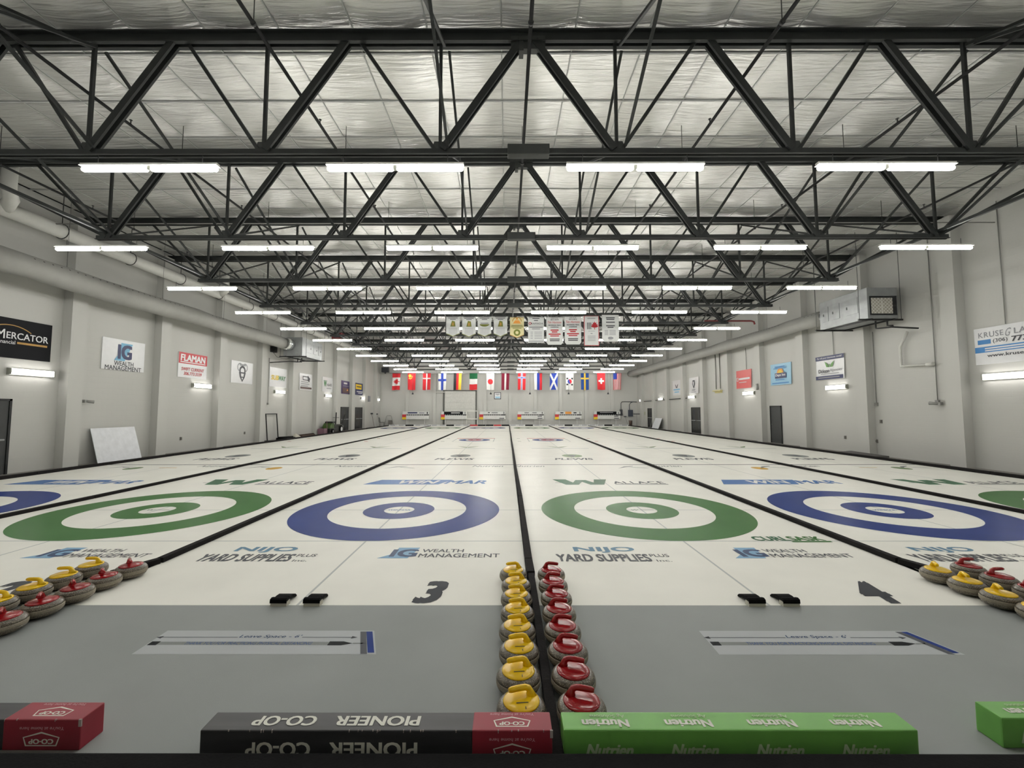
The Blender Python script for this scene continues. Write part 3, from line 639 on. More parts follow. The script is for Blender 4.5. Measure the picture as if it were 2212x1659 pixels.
# left wall (n = +1, reading direction +y)
t, P = sign(-1, 10.9, 13.38, 3.36, 4.53, C_black, 'black sponsor sign with white serif lettering and a gold arc')
P.text(t, 'M', -.12+.0, .10, .20, .27, C_white, .01); P.text(t, 'ERCATOR', .58, .08, 1.12, .20, C_white, .012)
P.shape(t, band(.12, -.55, .92, .945, 55, 115), C_gold); P.text(t, 'Financial', .02, -.12, .46, .11, C_white, .005); P.bars(t, [(.30, 1.12, -.12, .06)], C_gold)
t, P = sign(-1, 15.08, 16.86, 3.32, 4.48, C_white, 'white sponsor sign with dark blue initials on a light blue block')
P.shape(t, [[(-.42, -.22), (.02, -.22), (.34, .46), (-.16, .46), (-.16, .12)]], C_lblue); P.text(t, 'IG', .02, .12, .60, .56, C_navy, .05); P.text(t, 'WEALTH', .0, -.32, .82, .17, C_dk, .01); P.text(t, 'MANAGEMENT', .0, -.50, 1.52, .17, C_dk, .01)
t, P = sign(-1, 18.62, 20.40, 3.30, 4.43, C_white, 'white sponsor sign with a red upper panel and white block capitals')
P.rect(t, -.88, .06, .89, .56, C_red); P.text(t, 'FLAMAN', 0, .33, 1.55, .30, C_white, .04, .05); P.rect(t, -.78, .11, .78, .15, C_white, .006); P.text(t, 'SWIFT CURRENT', .0, -.18, 1.42, .15, C_red, .02, .1); P.text(t, '306.773.3339', .0, -.38, 1.12, .15, C_red, .02, .1)
t, P = sign(-1, 22.22, 24.10, 3.28, 4.47, C_white, 'white square sign with a grey and black animal skull emblem')
P.shape(t, band(0, .10, .16, .28, 0, 360, 18), C_dk); P.shape(t, [[(-.30, .02), (.30, .02), (.22, -.25), (.0, -.52), (-.22, -.25)]], C_dk, .0055); P.shape(t, [[(-.13, -.05), (.13, -.05), (.10, -.22), (-.10, -.22)], [(-.07, -.28), (.07, -.28), (0, -.40)]], C_white, .008)
P.shape(t, band(-.22, .28, .17, .24, 60, 250, 12)+band(.22, .28, .17, .24, -70, 120, 12), C_grey, .005); P.bars(t, [(-.25, .28, .42, .10)], C_grey)
t, P = sign(-1, 25.85, 27.85, 3.27, 4.48, C_white, 'glossy white sponsor sign with yellow and green lettering')
P.text(t, 'SUB', -.42, -.02, .86, .30, C_yel, .04, .15); P.text(t, 'WAY', .42, -.02, .86, .30, C_green, .04, .15)
t, P = sign(-1, 29.58, 31.45, 3.23, 4.43, C_white, 'white sign with a dark arrow box and brown foot bar', curl=.05)
P.shape(t, [[(-.5, .42), (.4, .42), (.4, .36), (-.5, .36)], [(-.5, .42), (-.42, .42), (-.42, .12), (-.5, .12)], [(-.5, .18), (.4, .18), (.4, .12), (-.5, .12)], [(.25, .5), (.62, .28), (.5, .0), (.3, .1)]], C_dk); P.bars(t, [(-.75, .3, .0, .05), (-.75, .5, -.14, .05), (-.75, .3, -.28, .05)], C_grey); P.rect(t, -.85, -.5, .85, -.36, C_brown, .02)
t, P = sign(-1, 33.27, 35.25, 3.28, 4.45, C_white, 'white sponsor sign with a big green W')
P.text(t, 'W', -.48, .08, .55, .52, C_green, .05); P.text(t, 'ALLACE', .32, .0, .86, .20, C_dk, .02); P.bars(t, [(-.2, .7, -.30, .06)], C_grey)
t, P = sign(-1, 37.12, 39.05, 3.26, 4.42, C_purple, 'dark purple poster with a photo and white heading', curl=.05)
P.bars(t, [(-.5, .3, .36, .14)], C_white, .01); P.rect(t, -.8, -.5, .8, -.05, C_brown, .02); P.shape(t, [[(.1, -.3), (.4, -.1), (.5, -.3)]], C_orange, .024); P.bars(t, [(-.7, .7, .12, .05)], C_grey, .01)
t, P = sign(-1, 40.60, 43.0, 3.28, 4.43, C_navy, 'navy sign with a yellow box in its upper corner')
P.rect(t, -1.18, -.02, .45, .46, C_yel); P.bars(t, [(-.9, .3, .22, .10)], C_dk); P.bars(t, [(-.9, .95, -.25, .09), (-.5, .6, -.40, .07)], C_white)
# right wall (reading direction -y)
t, P = sign(1, 10.9, 13.47, 3.24, 4.38, C_white, 'white sponsor sign with a phone number and a blue bar')
P.text(t, 'KRUSE', -.82, .35, .68, .17, C_grey, .01, spacing=1.1); P.text(t, 'G', -.36, .34, .16, .24, C_grey, .0, .5); P.text(t, 'LASS', .06, .35, .55, .17, C_grey, .01, spacing=1.1); P.rect(t, -1.19, .06, -.83, .20, C_blue); P.text(t, '(306)', -.58, .12, .38, .15, C_dk, .005); P.text(t, '773-2', .02, .12, .62, .16, C_dk, .03); P.rect(t, -1.28, -.20, 1.28, -.02, C_blue, .003); P.bars(t, [(-1.0, .9, -.08, .04), (-1.0, .6, -.15, .04)], C_white); P.text(t, 'www.kruseglass.com', -.10, -.32, 1.7, .13, C_dk, .02)
t, P = sign(1, 18.70, 20.42, 3.23, 4.34, C_white, 'white sponsor sign with navy bars and a green leaf logo', curl=.05)
P.rect(t, -.86, .36, .86, .55, C_navy, .01); P.text(t, 'For all your insurance needs!', 0, .455, 1.5, .11, C_white, .01, lift=.014); P.rect(t, -.86, -.55, .8, -.38, C_navy, .03); P.bars(t, [(-.7, .6, -.46, .05)], C_grey, .034); P.text(t, 'Dickson', -.36, -.15, .68, .17, C_dk, .02, lift=.012); P.text(t, 'Agencies', .38, -.15, .72, .17, C_grey, 0, lift=.02)
P.shape(t, [[(-.30, .30), (-.10, .16), (-.06, .02), (-.18, .02)], [(.30, .30), (.10, .16), (.06, .02), (.18, .02)], [(-.03, .16), (.03, .16), (.03, .02), (-.03, .02)]], C_leaf, .012); P.bars(t, [(-.55, .55, -.29, .03)], C_grey, .02)
t, P = sign(1, 22.22, 23.98, 3.18, 4.35, C_paleb, 'pale blue vinyl sign with a sunrise and navy box', curl=.04)
P.shape(t, arcpts(0, .06, .28, 0, 180, 14), C_orange, .014); P.shape(t, arcpts(0, .06, .18, 0, 180, 14), C_yel, .018); P.rect(t, -.45, -.22, .5, .07, C_navy, .02); P.text(t, 'Days Inn', .02, -.06, .84, .18, C_white, .03, .1, .026); P.bars(t, [(-.45, .4, .42, .05), (-.55, .5, .33, .04), (-.4, .35, -.30, .04), (-.7, .7, -.48, .05)], C_blue, .026)
t, P = sign(1, 25.86, 27.58, 3.18, 4.33, C_coral, 'plain red sponsor sign with a small white line of lettering', curl=.06)
P.bars(t, [(-.5, .72, .02, .12), (-.5, .35, -.2, .04)], C_white, .022); P.shape(t, [[(-.75, .12), (-.70, .12), (-.70, -.12), (-.75, -.12)], [(-.60, .12), (-.56, .12), (-.56, -.12), (-.60, -.12)], [(-.75, .12), (-.56, .12), (-.56, .09), (-.75, .09)], [(-.75, -.09), (-.56, -.09), (-.56, -.12), (-.75, -.12)]], C_white, .022)
t, P = sign(1, 33.0, 34.76, 3.12, 4.40, C_white, 'white sign with a black shield emblem', curl=.06)
P.shape(t, [[(-.17, .42), (.17, .42), (.24, .1), (0, -.25), (-.24, .1)]], C_dk, .012); P.shape(t, [[(-.08, .3), (.08, .3), (.1, .1), (0, -.08), (-.1, .1)]], C_white, .018); P.bars(t, [(-.3, .3, -.36, .07), (-.4, .4, -.52, .04)], C_grey, .02)
t, P = sign(1, 36.46, 38.2, 3.10, 4.40, C_white, 'white sign with a dark winged emblem and blue lettering')
P.shape(t, [[(-.33, .35), (-.1, .2), (0, -.02), (-.16, -.02)], [(.33, .35), (.1, .2), (0, -.02), (.16, -.02)]], C_dk); P.bars(t, [(-.7, .7, -.16, .12), (-.5, .5, -.38, .10)], C_lblue)

# ------------------------------------------------------------------ side doors
DN = [0]
def door(side, y0, y1, z1, label, glass=False, bar=True, leaves=1):
    DN[0] += 1
    x = XL if side < 0 else XR; n = -side
    t = thing(f'door_{DN[0]}', (x, (y0+y1)/2, -.03), label, 'door', None, 'structure')
    q = MB(); X = lambda a, b: (min(x, x+n*b) if n > 0 else x+n*b, max(x+n*a, x+n*b))
    def bx(q, d, ya, yb, za, zb): q.box((min(x, x+n*d), ya, za), (max(x, x+n*d), yb, zb))
    bx(q, .05, y0, y0+.06, -.03, z1); bx(q, .05, y1-.06, y1, -.03, z1); bx(q, .05, y0, y1, z1-.06, z1); q.build('frame', M_door2, t)
    for k in range(leaves):
        a = y0+.06+(y1-y0-.12)*k/leaves; b = y0+.06+(y1-y0-.12)*(k+1)/leaves
        q = MB(); bx(q, .03, a+.005, b-.005, -.02, z1-.06); l = q.build('leaf', M_door2 if glass else M_door, t)
        q = MB(); 
        if bar: q.box((x+n*.03 if n > 0 else x-.09, a+.1, .95), (x+.09 if n > 0 else x-.03, b-.1, 1.0)); q.build('push_bar', M_galv, l)
        else: q.tube([(x+n*.03, b-.12, 1.0), (x+n*.08, b-.12, 1.0), (x+n*.08, b-.24, 1.0)], .012, 8); q.build('handle', M_galv, l)
        if glass:
            q = MB(); q.box((x+n*.031 if n > 0 else x-.036, (a+b)/2-.05, .3), (x+.036 if n > 0 else x-.031, (a+b)/2+.05, 1.8)); q.build('pane', mat('dark_pane', lin(70, 74, 80), rough=.1), l)
    return t
door(-1, 10.3, 12.42, 2.16, 'dark double door below the black sign, at the photo edge', leaves=2)
door(-1, 37.1, 39.05, 2.08, 'dark slatted door behind the ice machine', True, leaves=2)
door(-1, 40.65, 42.6, 2.07, 'dark slatted door beneath the sign with a yellow box', True, leaves=2)
door(1, 23.18, 24.18, 2.04, 'plain dark door beneath the pale blue sign', bar=False)
door(1, 32.7, 34.5, 2.01, 'dark double door with push bar beneath the shield sign', True, leaves=2)
door(1, 43.72, 45.2, 1.97, 'dark door beside the small wall notice', True)
door(1, 46.35, 47.5, 1.97, 'dark door nearest the far corner', True)

# ------------------------------------------------------------------ ducts and air units
def fabric_duct(x, z, ya, yb, r, label, dots):
    t = thing('fabric_duct', (x, ya, z), label, 'duct', 'perforated fabric ducts')
    pts, rr, k = [], [], 0; y = ya
    while y < yb:
        pts.append((x+.015*math.sin(k*1.7), y, z+.02*math.sin(k*.9))); rr.append(r*(1-.05*(k % 4 == 0)+.02*math.sin(k*2.3))); y += .9; k += 1
    pts.append((x, yb, z)); rr.append(r)
    q = MB(); q.tube(pts, rr, 20); q.build('sleeve', M_duct, t)
    n = 1 if x < 0 else -1; q = MB(); y = ya+.2; r1 = r*1.012
    while y < yb-.2 and dots:
        for a in (38, 30):
            ca, sa = math.cos(math.radians(a)), math.sin(math.radians(a)); c = Vector((x+n*r1*ca, y+(.1 if a == 30 else 0), z+r1*sa)); u = Vector((-n*sa, 0, ca))*.018; v = Vector((0, .022, 0))
            q.add([c-u-v, c+u-v, c+u+v, c-u+v], [(0, 1, 2, 3)])
            if a == 38: break
        y += .24
    if dots: o = q.build('perforations', M_hole, t); o['kind'] = 'stuff'
    y = ya+.8
    while y < yb:
        q = MB(); q.tube([(x, y, z+r*.98), (x, y, ZC)], .005, 5); q.build('hanger_wire', M_wire, t); y += 3.61
    return t
fabric_duct(-13.55, 5.86, -2.5, 25.3, .34, 'pale perforated fabric duct along the black sign wall', True)
fabric_duct(14.15, 5.92, 18.4, YF-.3, .33, 'pale perforated fabric duct along the red sign wall', True)
M_filter = mat('filter_mesh', lin(168, 164, 152), rough=.8, var=.25, vscale=30)
def air_unit(x0, x1, y0, y1, z0, z1, label, near_filter):
    t = thing('air_unit', ((x0+x1)/2, (y0+y1)/2, z0), label, 'air unit', 'hanging air units')
    q = MB(); q.box((x0, y0, z0), (x1, y1, z1)); q.build('casing', M_galv, t, bevel=.01)
    q = MB(); inn = x1 if x0 < 0 else x0; s = 1 if x0 < 0 else -1
    for a, b_ in ((.18, .42), (.55, .72), (.8, .93)):
        ya, yb = y0+(y1-y0)*a, y0+(y1-y0)*b_; q2 = MB(); q2.box((min(inn, inn+s*.012), ya, z0+.3), (max(inn, inn+s*.012), yb, z1-.25)); p = q2.build('access_panel', M_galv, t, bevel=.004)
        q3 = MB(); q3.box((min(inn, inn+s*.03), yb-.08, (z0+z1)/2-.05), (max(inn, inn+s*.03), yb-.05, (z0+z1)/2+.05)); q3.build('latch', M_wire, p)
    if near_filter:
        q = MB(); q.box((x0+.08, y0-.02, z0+.12), (x1-.05, y0, z1-.33)); q.build('filter_frame', M_door2, t)
        q = MB(); q.box((x0+.12, y0-.03, z0+.18), (x1-.22, y0-.018, z1-.40)); f = q.build('filter', M_filter, t)
        q = MB()
        for k in range(-7, 8):
            cx = (x0+x1)/2-.05; w2 = (x1-x0-.34)/2; h2 = (z1-z0-.58)/2; cz = (z0+.18+z1-.40)/2
            for sg in (1, -1):
                a0 = k*.13; lo = max(-w2, a0-h2); hi = min(w2, a0+h2)
                if hi > lo: q.bar((cx+lo, y0-.034, cz+sg*(lo-a0)), (cx+hi, y0-.034, cz+sg*(hi-a0)), .012, .006, (0, 1, 0))
        q.bar((cx, y0-.034, cz-h2), (cx, y0-.034, cz+h2), .02, .006, (0, 1, 0)); q.build('filter_grille', M_white, f)
    for yy in (y0+.1, y1-.1):
        q = MB(); q.box((x0-.28, yy-.03, z0-.06), (x1+.24, yy+.03, z0)); q.build('support_rail', M_blkpipe, t)
        for xx in (x0-.24, x1+.2):
            q = MB(); q.tube([(xx, yy, z0-.06), (xx, yy, ZC)], .010, 6); q.build('hanger_rod', M_wire, t)
    for xx in (x0+.15, x1-.15):
        q = MB(); q.box((xx-.03, y0, z0-.05), (xx+.03, y1, z0-.001)); q.build('underside_rail', M_blkpipe, t)
    return t
air_unit(-13.87, -12.70, 26.0, 28.8, 5.17, 6.33, 'grey sheet metal air unit hung over the yellow and green lettered sign', False)
air_unit(13.45, 14.58, 15.6, 18.0, 5.22, 6.39, 'grey sheet metal air unit with square filter grille facing the viewer', True)
for x, ya, yb, z, lb in ((-13.45, 25.28, 26.0, 5.86, 'shiny foil sleeve joining the fabric duct to the air unit above the lettered sign'), (14.1, 17.95, 18.5, 5.9, 'shiny foil sleeve joining the fabric duct to the air unit with filter')):
    q = MB(); q.tube([(x-.05*0, ya, z), (x, (ya+yb)/2, z), (x, yb, z)], [.35, .37, .35], 16); tag(q.build('duct_collar', mat('bright_foil', lin(225, 228, 228), rough=.2, metal=.9, bump=.4, bscale=8)), lb, 'duct collar', 'duct collars')
# condensate pipes
t = thing('condensate_pipe', (14.2, 16.0, 5.1), 'black pipe bent beneath the air unit with filter, running into the wall', 'pipe')
q = MB(); q.tube([(13.85, 15.75, 5.15), (13.85, 15.75, 4.86), (13.85, 15.1, 4.80), (14.75, 15.05, 4.74)], .03, 8); q.build('pipe', M_blkpipe, t)
q = MB(); q.tube([(14.15, 15.6, 5.15), (14.15, 15.6, 4.95), (14.25, 15.5, 4.93), (13.9, 15.12, 4.80)], .03, 8); q.build('branch_pipe', M_blkpipe, t)
t = thing('drain_pipe', (14.9, 16.0, 3.5), 'white plastic drain pipe bent on the wall below the air unit with filter', 'pipe')
q = MB(); q.tube([(14.88, 15.6, 4.72), (14.9, 15.95, 4.2), (14.9, 15.95, 3.47), (14.9, 15.0, 3.42)], .045, 10); q.build('pipe', M_pvc, t)
q = MB(); q.tube([(14.9, 14.98, 3.42), (14.9, 14.75, 3.43)], .065, 10); q.build('end_fitting', M_pvc, t)
q = MB(); q.tube([(-13.3, 26.7, 5.1), (-13.3, 26.7, 4.86), (-13.3, 25.8, 4.80), (-14.5, 25.7, 4.72)], .03, 8); q.tube([(-13.0, 26.6, 5.1), (-13.0, 26.6, 4.85), (-13.3, 25.9, 4.8)], .03, 8); tag(q.build('condensate_pipe', M_blkpipe), 'black pipe bent beneath the air unit above the lettered sign', 'pipe')
# big white pipe high on the left wall with two risers
t = thing('white_main_pipe', (-13.85, 0, 7.37), 'thick white pipe running high along the black sign wall', 'pipe')
q = MB(); q.tube([(-13.85, -2.6, 7.37), (-13.85, YF-.2, 7.37)], .21, 16); q.build('pipe', M_pvc, t)
for yy in (10.9, 19.6, 27.5):
    q = MB(); q.tube([(-13.3, yy, ZC), (-13.3, yy, 7.75), (-13.38, yy+.15, 7.5), (-13.75, yy+.35, 7.38)], .16, 12); q.build('riser', M_pvc, t)
y = 8.0
while y < 40:
    q = MB(); q.tube([(-13.85+.23*math.cos(a*math.pi/8), y, 7.37+.23*math.sin(a*math.pi/8)) for a in range(17)], .012, 5, caps=False); q.box((-13.86, y-.006, 7.6), (-13.84, y+.006, ZC)); q.build('pipe_hanger', M_blkpipe, t); y += 2.4
# small conduits and wall fittings
def conduit(side, y, z0, z1, label, r=.014, box=True):
    x = (XL if side < 0 else XR); n = -side
    t = thing('conduit', (x+n*.03, y, z0), label, 'conduit', 'vertical conduits on the walls')
    q = MB(); q.tube([(x+n*.03, y, z0), (x+n*.03, y, z1)], r, 6); q.build('pipe', M_grypipe, t)
    if box: q = MB(); q.box((x+n*.03-.04, y-.06, z0-.06), (x+n*.03+.04, y+.06, z0+.06)); q.build('outlet_box', M_grypipe, t)
conduit(1, 17.2, 2.05, 5.0, 'thin conduit with outlet box below the air unit with filter')
conduit(1, 14.75, 2.1, 7.9, 'tall thin conduit beside the pilaster next to the phone number sign')
conduit(1, 12.6, 4.4, 8.2, 'thin conduit above the sign with the phone number', box=False)
conduit(1, 19.3, 4.35, 5.6, 'thin conduit above the sign with a green leaf logo', box=False)
conduit(1, 26.4, 4.35, 5.7, 'thin conduit above the plain red sign', box=False)
conduit(1, 30.3, 3.3, 5.8, 'white conduit above the small yellow shelf, nearer one', .03, False)
conduit(1, 29.7, 3.3, 5.8, 'white conduit above the small yellow shelf, farther one', .03, False)
conduit(-1, 25.75, 2.2, 5.0, 'thin conduit beside the lettered sign, above the black pipe frame')
conduit(-1, 29.0, .75, 5.0, 'thin conduit on the pilaster beside the arrow sign')
b = MB(); b.box((XR-.16, 29.45, 3.12), (XR, 30.6, 3.2)); b.box((XR-.03, 29.5, 3.0), (XR, 30.5, 3.12)); tag(b.build('wall_shelf', mat('faded_yellow', lin(206, 196, 140))), 'small faded yellow shelf on the wall beneath two white conduits', 'shelf')
def horn(x, y, z, d, label):
    t = thing('security_camera', (x, y, z), label, 'camera', 'small wall cameras'); 
    q = MB(); q.box((x-.05, y-.05, z-.05), (x+.05, y+.05, z+.05)); q.build('mount', M_grypipe, t); q = MB(); q.tube([(x, y, z), (x+d[0], y+d[1], z+d[2])], [.04, .06], 10); q.build('barrel', M_grypipe, t)
horn(XL+.1, 14.5, 2.13, (.12, .2, -.02), 'small grey camera on the wall beside the first pilaster, under the blue initials sign')
horn(XR-.1, 14.6, 2.03, (-.1, .28, .02), 'small grey camera at the foot of the tall conduit')
horn(XR-.34, 24.8, 3.3, (-.05, -.1, -.3), 'white camera arm on the pilaster between the red and blue signs')
for y, x, z, lb in ((19.0, XL, .55, 'small wall outlet under the red and white sign'), (23.6, XL, .55, 'small wall outlet under the skull sign'), (17.3, XR, .55, 'small wall outlet under the air unit with filter'), (18.9, XR, .6, 'small wall outlet under the leaf logo sign'), (17.05, XR, 1.35, 'small dark wall switch under the thin conduit'), (28.7, XR, 1.6, 'small dark wall switch beside the double door with push bar')):
    n = 1 if x < 0 else -1
    b = MB(); b.box((min(x, x+n*.03), y-.05, z-.07), (max(x, x+n*.03), y+.05, z+.07)); b.box((min(x, x+n*.045), y-.02, z-.03), (max(x, x+n*.045), y+.02, z+.03)); tag(b.build('wall_outlet', mat('outlet_grey', lin(120, 118, 112))), lb, 'outlet', 'wall outlets')
b = MB(); b.box((XL, 25.85, 5.4), (XL+.2, 26.3, 5.75)); b.box((XL+.2, 25.9, 5.5), (XL+.3, 26.1, 5.7)); b.tube([(XL+.1, 26.0, 5.4), (XL+.3, 26.1, 5.1), (XL+.8, 26.3, 5.0), (-13.3, 26.4, 5.2)], .012, 6); tag(b.build('control_box', M_blkpipe), 'small dark control box with cable beside the hanging air unit', 'control box')

# ------------------------------------------------------------------ flags
def inpoly(x, y, poly):
    c = False; j = len(poly)-1
    for i in range(len(poly)):
        if (poly[i][1] > y) != (poly[j][1] > y) and x < (poly[j][0]-poly[i][0])*(y-poly[i][1])/(poly[j][1]-poly[i][1])+poly[i][0]: c = not c
        j = i
    return c
def cross(u, v, fg, bg, u0, u1, v0, v1): return fg if u0 < u < u1 or v0 < v < v1 else bg
LEAF = [(-.20, 0), (-.12, -.03), (-.13, -.10), (-.06, -.07), (-.03, -.16), (.03, -.12), (.02, -.19), (.10, -.14), (.12, -.05), (.12, -.015), (.22, -.015), (.22, .015), (.12, .015), (.12, .05), (.10, .14), (.02, .19), (.03, .12), (-.03, .16), (-.06, .07), (-.13, .10), (-.12, .03)]
def leaf_at(u, v, cu, cv, s, asp): return inpoly((u-cu)/s, (v-cv)*asp/s, LEAF)
R_, W_, B_, Y_, G_, K_, MR, LB = 'red', 'white', 'blue', 'yellow', 'green', 'black', 'maroon', 'light'
def fl_us(u, v):
    if u < .46 and v < .36: return B_
    return R_ if int(u*13) % 2 == 0 else W_
def star(u, v, cu, cv, r): return ((u-cu)**2+((v-cv)*2)**2) < r*r
def fl_kr(u, v):
    d = (u-.5)**2+((v-.5)*2)**2
    if d < .27**2: return R_ if u > .5+.06*math.sin((v-.5)*14) else B_
    for a, b in ((-.3, -.18), (.3, -.18), (-.3, .18), (.3, .18)):
        if abs(u-.5-a) < .11 and abs(v-.5-b) < .045: return K_
    return W_
FL = [('canada', 'red and white maple leaf flag', lambda u, v: R_ if v < .25 or v > .75 or leaf_at(u, v, .5, .5, 2.0, 2) else W_),
 ('china', 'plain red flag with yellow stars', lambda u, v: Y_ if star(u, v, .28, .15, .19) or any(star(u, v, a, b, .07) for a, b in ((.2, .30), (.35, .32), (.48, .28), (.55, .2))) else R_),
 ('denmark', 'red flag with thin white cross', lambda u, v: cross(u, v, W_, R_, .43, .56, .27, .335)),
 ('finland', 'white flag with blue cross', lambda u, v: cross(u, v, B_, W_, .34, .66, .33, .47)),
 ('germany', 'black, red and gold flag', lambda u, v: K_ if u < .34 else R_ if u < .67 else Y_),
 ('italy', 'green, white and red flag', lambda u, v: G_ if v < .33 else W_ if v < .67 else R_),
 ('japan', 'white flag with red disc', lambda u, v: R_ if (u-.5)**2+((v-.5)*2)**2 < .11 else W_),
 ('latvia', 'maroon flag with a white stripe', lambda u, v: W_ if .38 < u < .62 else MR),
 ('norway', 'red flag with white and blue cross', lambda u, v: B_ if .45 < u < .55 or .24 < v < .285 else W_ if .38 < u < .62 or .205 < v < .32 else R_),
 ('russia', 'white, blue and red flag', lambda u, v: W_ if u < .34 else B_ if u < .68 else R_),
 ('scotland', 'blue flag with white diagonal cross', lambda u, v: W_ if abs(u-v) < .13 or abs(u-(1-v)) < .13 else B_),
 ('korea', 'white flag with red and blue disc', fl_kr),
 ('sweden', 'blue flag with yellow cross', lambda u, v: cross(u, v, Y_, 'navy', .40, .60, .27, .37)),
 ('swiss', 'red flag with short white cross', lambda u, v: W_ if (abs(u-.5) < .11 and abs(v-.47) < .17) or (abs(u-.5) < .33 and abs(v-.47) < .055) else R_),
 ('usa', 'striped red and white flag with blue corner', fl_us)]
FC = {k: flat('flag_'+k, c, .8) for k, c in dict(red=(206, 40, 48), white=(226, 226, 224), blue=(44, 70, 170), yellow=(238, 200, 70), green=(24, 104, 62), black=(40, 40, 42), maroon=(134, 28, 56), navy=(28, 70, 140)).items()}
FKEYS = list(FC)
FX = [-12.53, -10.81, -9.09, -7.34, -5.59, -3.80, -1.90, -.18, 1.67, 3.51, 5.30, 7.09, 8.79, 10.64, 12.46]
q = MB(); q.tube([(XL+.1, 47.75, 5.97), (XR-.1, 47.75, 5.95)], .012, 6); tag(q.build('flag_wire', M_wire), 'thin wire across the far wall carrying the row of flags', 'wire')
for (nm, lb, fn), x in zip(FL, FX):
    NU, NV = 26, 44; W2, H2 = .90, 1.88; ph = random.uniform(0, 6)
    t = thing('hanging_flag', (x, 47.75, 5.93), f'{lb} hanging in the row on the far wall', 'flag', 'national flags on the far wall')
    q = MB(); vs = []
    for s_ in (0, 1):
        for j in range(NV+1):
            for i in range(NU+1):
                u, v = i/NU, j/NV; vs.append((x-W2/2+u*W2*(1-.06*v)+.03*v*math.sin(ph), 47.75+.035*math.sin(u*9+ph+v*1.5)*(.3+v)-s_*.006, 5.94-v*H2+.02*math.sin(u*5+ph)*v))
    st = NU+1; L0 = (NU+1)*(NV+1); fs, ms = [], []
    for j in range(NV):
        for i in range(NU):
            a = j*st+i; mi = FKEYS.index(fn((i+.5)/NU, (j+.5)/NV))
            fs += [(a, a+1, a+st+1, a+st), (L0+a, L0+a+st, L0+a+st+1, L0+a+1)]; ms += [mi, mi]
    k0 = len(q.v); q.keep = True; q.add(vs, fs); q.m = ms; q.sm = [True]*len(ms)
    q.build('cloth', [FC[k] for k in FKEYS], t)
    q = MB(); q.tube([(x-W2/2-.02, 47.75, 5.955), (x+W2/2+.02, 47.75, 5.955)], .012, 6); q.build('rod', M_wire, t)

# ------------------------------------------------------------------ championship banners
YB = 20.95
def banner(x, w2, ztop, hgt, base, label, draw, shape='tab', border=None):
    t = thing('hanging_banner', (x, YB, ztop), label, 'banner', 'banners hung from a roof truss')
    hw = w2/2
    if shape == 'tab': o = [(-hw, 0), (hw, 0), (hw, -hgt*.86), (hw*.5, -hgt*.93), (0, -hgt), (-hw*.5, -hgt*.93), (-hw, -hgt*.86)]
    elif shape == 'cut': o = [(-hw, 0), (hw, 0), (hw, -hgt*.92), (hw*.8, -hgt), (-hw*.8, -hgt), (-hw, -hgt*.92)]
    else: o = [(-hw, 0), (hw, 0), (hw, -hgt), (-hw, -hgt)]
    q = MB(); q.prism([(x+a, YB+.004, ztop+b) for a, b in o], (0, .008, 0)); q.build('cloth', base, t)
    q = MB(); q.tube([(x-hw-.03, YB+.008, ztop), (x+hw+.03, YB+.008, ztop)], .014, 6); q.build('rod', M_wire, t)
    for sx in (-hw*.7, hw*.7):
        q = MB(); q.tube([(x+sx, YB+.008, ztop), (x+sx, TY[5]-.1, ZT-.16)], .004, 5); q.build('cord', M_wire, t)
    P = Plane((x, YB+.004, ztop-hgt/2), (1, 0, 0), (0, 0, 1))
    if border:
        q = MB(); q.keep = True
        for k in range(2, len(o)) if shape == 'tab' else range(len(o)):
            a, b = Vector((*o[k], 0)), Vector((*o[(k+1) % len(o)], 0)); d = (b-a).normalized(); nn = Vector((d.y, -d.x, 0))*-.03
            if shape == 'tab' and k in (len(o)-1,): continue
            q.poly([(x+p.x, YB+.001, ztop+p.y) for p in (a, b, b-nn, a-nn)])
        q.build('fringe', border, t)
    draw(t, P, hgt); return t
def crest(t, P, h, round_=False):
    if round_: P.shape(t, arcpts(0, .12, .24, 180, 360, 14, .12), C_olive); P.bars(t, [(-.2, .2, .17, .05)], C_grey)
    else: P.shape(t, [[(-.13, .0), (.13, .0), (.10, .26), (-.05, .30)]], C_olive); P.shape(t, [[(-.05, .05), (.05, .05), (.04, .2), (-.03, .2)]], C_gold, .008)
    P.bars(t, [(-.28, .28, .50, .03), (-.24, .24, .43, .03), (-.14, .14, .36, .03)], C_dk); P.bars(t, [(-.22, .22, -.10-.07*k, .02) for k in range(5)], C_grey)
def cream(t, P, h):
    P.shape(t, arcpts(0, .44, .05, 0, 360, 10)[:-1], C_orange); P.shape(t, [[(-.2, .20), (.2, .20), (.10, .36), (-.10, .36)]], C_orange); P.shape(t, band(0, .3, .2, .24, 0, 180, 10), C_gold); P.bars(t, [(-.28, .28, .10, .03), (-.3, .3, .03, .03), (-.22, .22, -.04, .03)], C_olive); P.shape(t, band(0, -.26, .08, .17, 0, 360, 16), C_olive)
def ramada(t, P, h):
    P.bars(t, [(-.18, .18, .58, .04), (-.10, .10, .47, .04)], C_dk); P.shape(t, band(-.30, .32, .04, .07, 0, 360, 14), C_fred); P.text(t, 'RAMADA', .06, .32, .58, .09, C_dk, .01, spacing=1.2); P.bars(t, [(-.34, .34, .13, .05), (-.2, .2, .04, .04)], C_grey); P.bars(t, [(-.28, -.16, -.12-.08*k, .025) for k in range(5)]+[(-.08, .3, -.12-.08*k, .025) for k in range(5)]+[(-.36, .36, -.58, .04)], C_grey)
